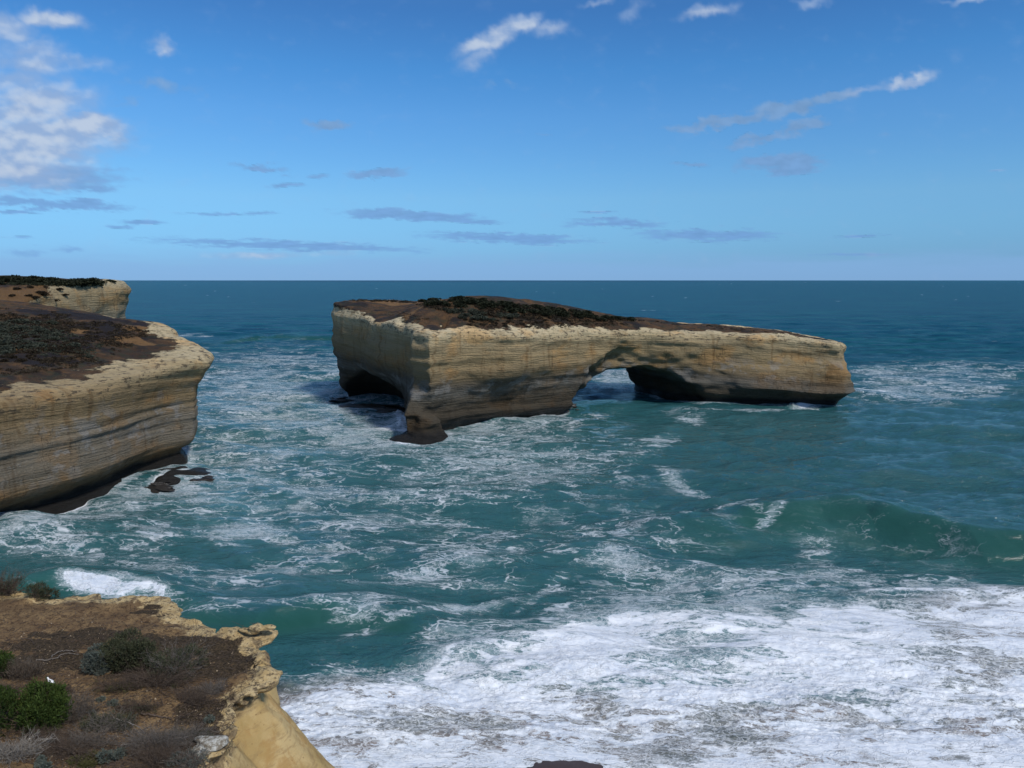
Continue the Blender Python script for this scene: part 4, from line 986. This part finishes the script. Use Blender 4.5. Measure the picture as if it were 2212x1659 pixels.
# ---- the gull: a small body with beak, legs
def gull():
    p = fgp(111, 1484); root = empty('gull', p); tag(root, 'white gull standing by the bright green shrub', 'bird')
    k = 1.0
    # spine of the body: (along, up, radius) seen from the side
    sp_ = [(-.205, .150, .006), (-.17, .160, .022), (-.11, .178, .045), (-.04, .205, .064), (.03, .235, .066), (.085, .272, .050), (.11, .305, .034), (.125, .335, .033), (.142, .352, .036), (.163, .352, .028), (.178, .346, .012)]
    V, F = [], []; ns = 12; P = np.array(sp_)
    for i, (x, z, r) in enumerate(sp_):
        d = P[min(i+1, len(P)-1), :2]-P[max(i-1, 0), :2]; d = d/np.linalg.norm(d)
        for j in range(ns):
            a = 2*math.pi*j/ns; V.append((x-d[1]*math.sin(a)*r, math.cos(a)*r*.9, z+d[0]*math.sin(a)*r))
        if i:
            for j in range(ns): F.append((i*ns-ns+j, i*ns-ns+(j+1) % ns, i*ns+(j+1) % ns, i*ns+j))
    me = bpy.data.meshes.new('body'); me.from_pydata(V, [], F+[tuple(range(ns))[::-1], tuple(range(len(V)-ns, len(V)))]); me.update()
    def pm(n, c, r=.6):
        m, t, out = new_mat(n); principled(t, out, c, r); return m
    wh = pm('white_feather', (.80, .80, .80)); gy = pm('grey_feather', (.50, .52, .55)); rd = pm('red_beak', (.45, .06, .03), .4); bk = pm('black', (.02, .02, .02))
    b = link('body', me, wh, root)
    for s in (-1, 1):
        w = []; f = []
        prof = [(.06, .255, .028), (.0, .235, .040), (-.08, .20, .034), (-.15, .175, .020), (-.215, .158, .004)]
        for (x, z, hh) in prof:
            w += [(x, s*.056*(1 if x > -.1 else .6), z+hh), (x, s*.068*(1 if x > -.1 else .55), z), (x, s*.056*(1 if x > -.1 else .6), z-hh), (x, s*.040, z)]
        for i in range(len(prof)-1):
            for j in range(4): f.append((i*4+j, i*4+(j+1) % 4, i*4+4+(j+1) % 4, i*4+4+j))
        f += [(0, 1, 2, 3), tuple(range(len(w)-4, len(w)))]
        me = bpy.data.meshes.new('wing'); me.from_pydata(w, [], f); me.update(); link('wing', me, gy, root)
        tubes('leg', [(np.array([(-.01, s*.022, .155), (.002, s*.022, .08), (-.004, s*.022, .008), (.05, s*.03, .004)]), np.array([.006, .0045, .0045, .004]))], rd, root)
        me = bpy.data.meshes.new('eye'); bpy.ops  # noqa
        e = boulder('eye', None, (.15, s*.026, .358), (.006, .006, .006), bk, 7, None, 0.0); e.parent = b
    tubes('beak', [(np.array([(.168, 0, .348), (.195, 0, .342), (.216, 0, .333)]), np.array([.011, .008, .002]))], rd, root, 6)
    root.rotation_euler = (0, 0, R(166)); root.scale = (1.15,)*3
gull()

# ---------------------------------------------------------------- far plants: a few bushes built once, then copied
def far_bush(lm, seed, n=420, flat=.75):
    rg = np.random.default_rng(seed)
    lob = 6; ca = rg.uniform(0, 2*np.pi, lob); lc = np.stack([np.cos(ca)*.45, np.sin(ca)*.45, rg.uniform(.15, .45, lob)], 1)
    k = rg.integers(0, lob, n); d = unit(rg.normal(size=(n, 3))+np.array([0, 0, .3])); P = lc[k]+d*rg.uniform(.7, 1, n)[:, None]*rg.uniform(.38, .6, lob)[k][:, None]
    P[:, 2] = np.abs(P[:, 2])*flat
    dd = unit(d+rg.normal(0, .5, (n, 3))+np.array([0, 0, .3])); w = unit(np.cross(dd, unit(rg.normal(size=(n, 3)))))
    L = rg.uniform(.16, .30, n)[:, None]
    V = np.stack([P-dd*L*.4, P+w*L*.45, P+dd*L*.6, P-w*L*.45], 1).reshape(-1, 3)
    me = mesh_np('foliage', V, np.arange(n*4).reshape(n, 4)); add_attr(me, 'tone', np.repeat(np.clip(.5+rg.uniform(-.2, .2, lob)[k]+rg.normal(0, .15, n), 0, 1), 4))
    me.materials.append(lm)
    # short stems
    return me
PROT = {k: [far_bush(lm, 600+10*i+j) for j in range(4)] for i, (k, lm) in enumerate((('dk', L_FARDK), ('gr', L_FARGR), ('br', L_FARBR)))}
def scatter(G, Ht, gf, spots, kind, name, label, cat, group):
    rg = np.random.default_rng(len(spots)*7+len(label)); c = 0
    for (x, y, s) in spots:
        p = hit(G, Ht, gf, x, y, 60, 520, .4)
        if p is None: continue
        o = bpy.data.objects.new(name, PROT[kind][rg.integers(4)]); COL.objects.link(o)
        o.location = (p[0], p[1], p[2]-.12*s); o.rotation_euler = (0, 0, rg.uniform(0, 6.28)); q = rg.uniform(.8, 1.2, 2)
        o.scale = (s*q[0]*1.25, s*q[1]*1.25, s*rg.uniform(.75, 1.05)); tag(o, label, cat, group); c += 1
    return c
rg = np.random.default_rng(99)
def inpoly(n, P, rg, s0, s1):
    P = np.array(P, float); out = []
    lo, hi = P.min(0), P.max(0)
    while len(out) < n:
        q = lo+(hi-lo)*rg.random(2); ins = False
        for i in range(len(P)):
            a, b = P[i], P[i-1]
            if (a[1] > q[1]) != (b[1] > q[1]) and q[0] < (b[0]-a[0])*(q[1]-a[1])/(b[1]-a[1])+a[0]: ins = not ins
        if ins: out.append((q[0], q[1], rg.uniform(s0, s1)))
    return out
c = 0
c += scatter(GA, HA, g_arch, inpoly(100, [(893, 652), (930, 647), (1000, 647), (1060, 650), (1100, 654), (1200, 669), (1300, 682), (1385, 693), (1290, 690), (1180, 682), (1080, 672), (1000, 666), (930, 660)], rg, 1.0, 2.1), 'dk', 'scrub_bush', 'dark green bush in the dense scrub along the crest of the arch island', 'bush', 'dark scrub bushes along the crest of the arch island')
c += scatter(GA, HA, g_arch, inpoly(34, [(960, 668), (1060, 676), (1120, 684), (1040, 694), (975, 684)], rg, .9, 1.7), 'gr', 'scrub_bush', 'grey-green bush on the slope just below the crest scrub of the arch island', 'bush', 'grey bushes below the crest of the arch island')
c += scatter(GA, HA, g_arch, inpoly(26, [(1000, 690), (1200, 694), (1300, 696), (1290, 704), (1150, 708), (1010, 704)], rg, .5, .9), 'br', 'scrub_bush', 'brown dry bush on the soil slope above the pale rim of the arch island', 'bush', 'brown bushes above the rim of the arch island')
c += scatter(GA, HA, g_arch, [(775, 647, .8), (790, 649, .7), (820, 651, .9), (835, 652, .7), (850, 652, .9), (868, 653, .9), (800, 650, .6), (760, 646, .6), (1480, 701, .5), (1500, 702, .5), (1530, 703, .6), (1420, 695, .6), (1440, 696, .5)], 'br', 'scrub_bush', 'small brown bush on the bare flat end of the arch island', 'bush', 'small scattered bushes on the flat ends of the arch island')
c += scatter(GH, HH, g_head, inpoly(46, [(0, 690), (40, 692), (90, 700), (130, 715), (120, 740), (60, 760), (0, 770)], rg, .9, 1.8), 'gr', 'scrub_bush', 'grey-green bush in the thicket at the left edge of the near headland', 'bush', 'grey-green bushes on the left of the near headland')
c += scatter(GH, HH, g_head, inpoly(34, [(0, 720), (110, 730), (200, 740), (150, 770), (40, 785), (0, 790)], rg, .6, 1.2), 'br', 'scrub_bush', 'brown dry bush on the near headland among the grey-green thicket', 'bush', 'brown bushes on the near headland')
c += scatter(GH, HH, g_head, [(117, 700, 1.7)], 'gr', 'scrub_bush', 'lone round bush on the brow of the near headland', 'bush', None)
c += scatter(GH, HH, g_head, [(130, 725, 1.0), (140, 733, .8), (148, 738, .8), (156, 748, 1.3), (175, 765, .9), (165, 762, .7), (190, 772, .8), (90, 715, 1.0), (70, 722, .9)], 'gr', 'scrub_bush', 'pale grey cushion bush on the dark slope of the near headland', 'bush', 'pale cushion bushes on the dark slope of the near headland')
c += scatter(GF, HF, g_far, inpoly(52, [(-40, 602), (0, 603), (60, 604), (130, 608), (200, 611), (235, 613), (190, 617), (110, 615), (40, 612), (-40, 611)], rg, 1.8, 3.4), 'dk', 'scrub_bush', 'dark bush in the scrub capping the far headland', 'bush', 'dark bushes capping the far headland')
c += scatter(GF, HF, g_far, [(236, 609, 1.6), (243, 611, 1.5)], 'dk', 'scrub_bush', 'dark bush hanging on the very tip of the far headland', 'bush', 'bushes at the tip of the far headland')
c += scatter(GF, HF, g_far, [(36, 625, 1.6), (65, 622, 1.4), (62, 640, 1.4), (88, 634, 1.6), (78, 648, 1.3), (98, 646, 1.5), (120, 650, 1.4), (130, 632, 1.4), (30, 640, 1.2), (100, 622, 1.2), (140, 640, 1.2)], 'br', 'scrub_bush', 'dark low bush dotted on the orange-brown slope of the far headland', 'bush', 'low bushes dotted on the far orange slope')
# ground-hugging scrub between the bushes: nobody could count it
def scrub(name, G, Ht, gf, polys, mat, label, seed):
    rg = np.random.default_rng(seed); P = []; S = []
    for (poly, n, s) in polys:
        for (x, y, q) in inpoly(n, poly, rg, .6, 1.3):
            p = hit(G, Ht, gf, x, y, 60, 460, .5)
            if p is None: continue
            if fbm(np.array([p[0]/9.]), np.array([p[1]/9.]), 3, seed)[0] < -.12: continue
            P.append(p); S.append(s*q)
    P = np.array(P); S = np.array(S); m = 16; n = len(P)
    d = unit(rg.normal(size=(n, m, 3))+np.array([0, 0, .5])); d[..., 2] = np.abs(d[..., 2])
    C = P[:, None, :]+d*S[:, None, None]*np.array([1.1, 1.1, .55])*rg.uniform(.5, 1, (n, m, 1)); C = C.reshape(-1, 3); dd = d.reshape(-1, 3)
    dd = unit(dd+rg.normal(0, .6, dd.shape)); w = unit(np.cross(dd, unit(rg.normal(size=dd.shape)))); L = np.repeat(S, m)[:, None]*.55
    V = np.stack([C-dd*L*.4, C+w*L*.4, C+dd*L*.6, C-w*L*.4], 1).reshape(-1, 3)
    me = mesh_np(name, V, np.arange(len(C)*4).reshape(-1, 4)); add_attr(me, 'tone', np.repeat(np.clip(np.repeat(.5+rg.normal(0, .22, n), m)+rg.normal(0, .1, n*m), 0, 1), 4))
    tag(link(name, me, mat, smooth=False), label, 'scrub', kind='stuff')
scrub('low_scrub', GA, HA, g_arch, [([(890, 655), (1000, 650), (1100, 655), (1250, 676), (1390, 694), (1290, 697), (1100, 690), (1000, 680), (930, 668)], 1500, .62), ([(960, 690), (1200, 694), (1420, 699), (1300, 706), (1150, 712), (1000, 706)], 700, .40), ([(745, 645), (890, 650), (885, 655), (760, 651)], 160, .5), ([(1400, 695), (1700, 716), (1740, 726), (1500, 708)], 260, .34), ([(860, 672), (930, 690), (900, 700), (850, 690)], 60, .4)], L_FARBR, 'low brown scrub covering the soil on top of the arch island', 31)
scrub('low_scrub', GH, HH, g_head, [([(-20, 665), (90, 670), (230, 695), (330, 715), (300, 745), (200, 770), (60, 790), (-20, 800)], 2300, .50), ([(0, 780), (120, 775), (200, 765), (260, 760), (220, 790), (0, 815)], 420, .34)], L_FARBR, 'low brown scrub on the dark hillside of the near headland', 32)
scrub('low_scrub', GH, HH, g_head, [([(-20, 690), (60, 690), (130, 705), (190, 740), (120, 770), (-20, 775)], 420, .55), ([(120, 715), (230, 740), (210, 780), (150, 760)], 160, .45)], L_FARGR, 'low grey-green scrub on the left part of the near headland', 33)
scrub('low_scrub', GF, HF, g_far, [([(-60, 601), (235, 611), (238, 619), (190, 622), (100, 617), (-60, 614)], 1300, 1.1)], L_FARDK, 'dark low scrub capping the far headland', 34)
print('far bushes', c, round(time.time()-T0, 1))

# ---------------------------------------------------------------- black wet rocks awash at the foot of the near headland, and spray
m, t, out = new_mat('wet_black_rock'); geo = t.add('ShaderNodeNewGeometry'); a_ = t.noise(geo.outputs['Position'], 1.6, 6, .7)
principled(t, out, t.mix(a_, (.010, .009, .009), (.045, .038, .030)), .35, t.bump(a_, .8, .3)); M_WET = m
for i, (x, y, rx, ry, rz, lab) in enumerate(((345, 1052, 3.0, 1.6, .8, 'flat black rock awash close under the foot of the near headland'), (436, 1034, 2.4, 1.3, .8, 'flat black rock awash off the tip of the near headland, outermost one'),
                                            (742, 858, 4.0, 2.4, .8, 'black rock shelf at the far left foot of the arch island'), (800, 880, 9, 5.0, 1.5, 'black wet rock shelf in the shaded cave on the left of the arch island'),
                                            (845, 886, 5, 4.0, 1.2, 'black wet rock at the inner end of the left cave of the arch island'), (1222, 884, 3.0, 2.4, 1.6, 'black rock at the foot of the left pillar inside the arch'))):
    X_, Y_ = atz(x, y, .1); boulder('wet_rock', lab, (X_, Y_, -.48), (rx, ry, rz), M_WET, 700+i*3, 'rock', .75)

# ---------------------------------------------------------------- sky and light
SUN_EL, SUN_AZ = 47.0, 136.0          # degrees; azimuth clockwise from straight ahead
w_ = bpy.data.worlds.new('World'); scn.world = w_; w_.use_nodes = True
t = NT(w_.node_tree); t.n.clear()
SKYK = .094
out = t.add('ShaderNodeOutputWorld'); bg = t.add('ShaderNodeBackground'); bg.inputs[1].default_value = SKYK
t.l.new(bg.outputs[0], out.inputs[0])
sk = t.add('ShaderNodeTexSky', sky_type='NISHITA'); sk.sun_disc = False
sk.sun_elevation = R(SUN_EL); sk.sun_rotation = R(SUN_AZ); sk.altitude = 0; sk.air_density = 1.0; sk.dust_density = 0.0; sk.ozone_density = 1.0
tc = t.add('ShaderNodeTexCoord'); d = tc.outputs['Generated']
sp = t.add('ShaderNodeSeparateXYZ'); t.l.new(d, sp.inputs[0])
tint = t.ramp(t.math('MULTIPLY', sp.outputs[2], 1.0, clamp=True), SKY_RAMP)
sky = t.mix(1.0, sk.outputs[0], t.vscale(tint, (4, 4, 4)), 'MULTIPLY')
t.l.new(sky, bg.inputs[0])
sl = bpy.data.lights.new('sun', 'SUN'); sl.energy = SUN_E; sl.angle = R(SUN_ANG); sl.color = (1.0, .955, .88)
so = bpy.data.objects.new('sun', sl); COL.objects.link(so)
dv = Vector((math.sin(R(SUN_AZ))*math.cos(R(SUN_EL)), math.cos(R(SUN_AZ))*math.cos(R(SUN_EL)), math.sin(R(SUN_EL))))
so.rotation_euler = dv.to_track_quat('Z', 'Y').to_euler(); so.location = (0, -30, 90)

# ---- the cloud layer: a dome far beyond the sea's horizon
WHITE = [(1125, 50, 58, 24, 1.0, -12), (1060, 85, 95, 26, .9, -25), (1190, 65, 60, 20, .5, 0), (1030, 130, 60, 25, .5, -30), (110, 40, 85, 28, .9, 8), (355, 100, 40, 22, .6, 10), (60, 110, 110, 40, .55, 5), (60, 245, 130, 40, .9, 0), (180, 270, 130, 38, 1.0, 6), (60, 320, 190, 50, .95, 0),
         (0, 300, 150, 90, .8, 0), (1530, 24, 75, 20, .55, -10), (1370, 20, 36, 22, .45, -20), (1960, 172, 72, 15, .85, -12), (1860, 190, 60, 14, .6, -12), (1750, 4, 50, 12, .5, 0), (2090, 2, 60, 10, .75, 0), (20, 50, 60, 40, .6, 0), (40, 180, 110, 50, .6, 0), (1290, 8, 50, 12, .4, -10),
         (30, 350, 190, 70, .85, 0), (90, 215, 150, 60, .75, 0), (90, 290, 200, 70, .9, 3), (60, 130, 130, 50, .6, 5), (20, 60, 90, 50, .6, 0), (560, 552, 120, 9, .50, 0), (700, 548, 80, 8, .38, 0), (150, 130, 130, 26, .45, 5), (1890, 550, 60, 6, .3, 0)]
GREY = [(1570, 262, 160, 13, .9, -8), (1700, 235, 95, 24, 1.0, -12), (1800, 208, 75, 19, .95, -14), (1740, 275, 65, 17, .9, -22), (1640, 298, 90, 11, .8, -14), (1690, 352, 115, 25, 1.1, 0), (1495, 354, 45, 8, .7, 0), (712, 268, 60, 16, .85, 12), (565, 365, 75, 12, .85, 3), (810, 373, 85, 11, .85, -2), (690, 379, 40, 5, .6, 0),
        (622, 402, 52, 6, .8, 0), (890, 466, 190, 13, 1.0, 3), (1000, 478, 110, 7, .8, 2), (1330, 482, 120, 11, .95, 0), (1290, 459, 50, 3, .8, 0), (1530, 508, 170, 15, 1.0, 0), (1100, 515, 210, 13, .95, 2), (620, 530, 340, 13, .9, 2), (1860, 510, 70, 4, .8, -3), (1850, 550, 130, 4, .6, 0), (480, 462, 120, 4, .65, 0), (560, 460, 50, 5, .65, 0),
        (120, 440, 200, 14, 1.0, 3), (40, 458, 60, 4, .9, 0), (310, 479, 55, 5, .9, 3), (265, 490, 35, 6, .7, 0), (100, 385, 200, 38, .9, 0), (190, 405, 70, 11, .8, 0), (350, 185, 120, 18, .42, 8), (1920, 292, 25, 7, .4, 0), (1175, 291, 25, 4, .4, 0), (2150, 368, 30, 3, .55, 0), (60, 545, 60, 12, .5, 0), (150, 540, 40, 9, .5, 0),
        (30, 512, 60, 3, .6, 0), (1080, 180, 60, 12, .3, 0), (250, 300, 60, 30, .45, 0), (280, 218, 50, 10, .3, 0)]
def build_clouds():
    az = np.r_[np.arange(-180, -44, 1.5), np.arange(-44, 44, .11), np.arange(44, 180.1, 1.5)]
    el = np.r_[-.30, np.arange(-.12, 26, .085), np.arange(26, 89, 1.5)]
    AZ, EL = np.meshgrid(az, el)
    ra, re = np.radians(AZ), np.radians(EL)
    dx, dy, dz = np.sin(ra)*np.cos(re), np.cos(ra)*np.cos(re), np.sin(re)
    f = (AZ > -80) & (AZ < 80)
    b = np.where(f, dy, 1); A = np.where(f, dx/b, 9); C = np.where(f, dz/b, 9)
    v = (C+SP/CP)/(CP+SP*SP/CP+0*C); v = (C*CP+SP)/(CP-C*SP)
    dd = CP+v*SP
    PX = 1106+1661*A*dd; PY = 829.5-1661*v
    PX = np.where(f, PX, 9999); PY = np.where(f, PY, -9999)
    # perspective of a flat cloud deck: features get flatter towards the horizon
    fl = np.clip(8/(EL+3), .35, 1.6)
    wx = 20*fbm(PX/70, PY*fl/40, 5, 400)+5*fbm(PX/16, PY*fl/9, 4, 401); wy = (14*fbm(PX/80+9, PY*fl/40, 5, 402)+4.5*fbm(PX/16, PY*fl/8, 4, 403))/np.maximum(fl, .8)
    def field(bl, soft):
        acc = np.zeros_like(PX)
        for (x, y, rx, ry, amp, ang) in bl:
            c, s = math.cos(R(ang)), math.sin(R(ang)); ux = PX+wx-x; uy = PY+wy*min(1, ry/12)-y
            l = np.hypot((ux*c+uy*s)/rx, (-ux*s+uy*c)/ry)
            acc = np.maximum(acc, amp*sst(1.35, soft, l))
        return acc
    n1 = fbm(PX/34, PY*fl/20, 6, 410)
    g = sst(.12, .80, field(GREY, .15)+.30*n1)
    n2 = fbm(PX/26, PY/20, 6, 411)
    wf = field(WHITE, .0)
    w = sst(.0, .85, wf+.17*fbm(PX/60, PY/34, 6, 413)+.06*n2)
    # light on the cloud tops: thick parts bright, lower lee sides grey
    shade = sst(-.45, .60, .7*fbm(PX/95, PY/50, 5, 412)+.9*(fbm(PX/60, (PY+12)/34, 5, 414)-fbm(PX/60, (PY-8)/34, 5, 414))+.6*wf-.38)
    bank = sst(2.3, .7, EL+.55*fbm(AZ/9, EL*1.2, 5, 420)+.12*fbm(AZ/1.6, EL*2, 3, 421))*.62
    rest = sst(.02, .45, fbm(dx*3/(dz+.25), dy*3/(dz+.25), 6, 430))*np.where(f, sst(27, 36, EL), 1)*sst(1, 6, EL)
    rest = np.where(f & (AZ > -46) & (AZ < 46), rest, np.maximum(rest, 0))
    GC = np.stack([.150+.0*EL, .300+0*EL, .585+0*EL], -1); GU = np.array([.185, .315, .52])
    k = sst(3, 13, EL)[..., None]; gc = GC*(1-k)+GU*k
    gc = gc*(1+.16*n1[..., None])
    WC = np.array([.46, .54, .67]); WD = np.array([.27, .385, .60])
    wc = WD+(WC-WD)*shade[..., None]
    bc = np.array([.215, .39, .68])
    col = np.zeros(PX.shape+(3,)); al = np.zeros_like(PX)
    for (c_, a_) in ((bc, bank), (gc, g*.78), (wc, w*.93), (WC, rest*.85)):
        a3 = a_[..., None]; na = a_+al*(1-a_)
        col = np.where(na[..., None] > 1e-4, (c_*a3+col*al[..., None]*(1-a3))/np.maximum(na, 1e-4)[..., None], col); al = na
    Rd = 90000.0
    V = np.stack([dx, dy, dz], -1).reshape(-1, 3)*Rd; V[:, 2] += H
    nr, nc = PX.shape; idx = np.arange(nr*nc).reshape(nr, nc)
    a4 = np.maximum.reduce([al[1:, :-1], al[:-1, :-1], al[:-1, 1:], al[1:, 1:]])
    Q = np.stack([idx[1:, :-1], idx[:-1, :-1], idx[:-1, 1:], idx[1:, 1:]], -1)[a4 > .004]
    me = mesh_np('clouds', V, Q)
    add_attr(me, 'cover', al)
    ca = me.attributes.new('tone', 'FLOAT_COLOR', 'POINT')
    ca.data.foreach_set('color', np.concatenate([col, np.ones(col.shape[:2]+(1,))], -1).astype(np.float32).ravel())
    return me
m, t, out = new_mat('cloud')
m.cycles.emission_sampling = 'NONE'
em = t.add('ShaderNodeEmission'); at = t.add('ShaderNodeAttribute', attribute_name='tone'); t.l.new(at.outputs['Color'], em.inputs[0])
tr = t.add('ShaderNodeBsdfTransparent'); mx = t.add('ShaderNodeMixShader'); t.l.new(t.attr('cover'), mx.inputs[0]); t.l.new(tr.outputs[0], mx.inputs[1]); t.l.new(em.outputs[0], mx.inputs[2]); t.l.new(mx.outputs[0], out.inputs[0])
skyo = link('sky', build_clouds(), m); tag(skyo, 'blue sky with scattered white and grey clouds', None, None, 'structure')
print('clouds', len(skyo.data.polygons), round(time.time()-T0, 1))


# ---------------------------------------------------------------- camera
cam = bpy.data.cameras.new('camera'); co_ = bpy.data.objects.new('camera', cam); COL.objects.link(co_)
co_.location = (0, 0, H); co_.rotation_euler = (R(90)-PITCH, 0, 0)
cam.sensor_width = 36; cam.lens = 36*1661/2212; cam.clip_start = .5; cam.clip_end = 200000
scn.camera = co_
scn.view_settings.view_transform = 'Standard'; scn.view_settings.look = 'None'; scn.view_settings.gamma = 1; scn.view_settings.exposure = .16
print('built in', round(time.time()-T0, 1))
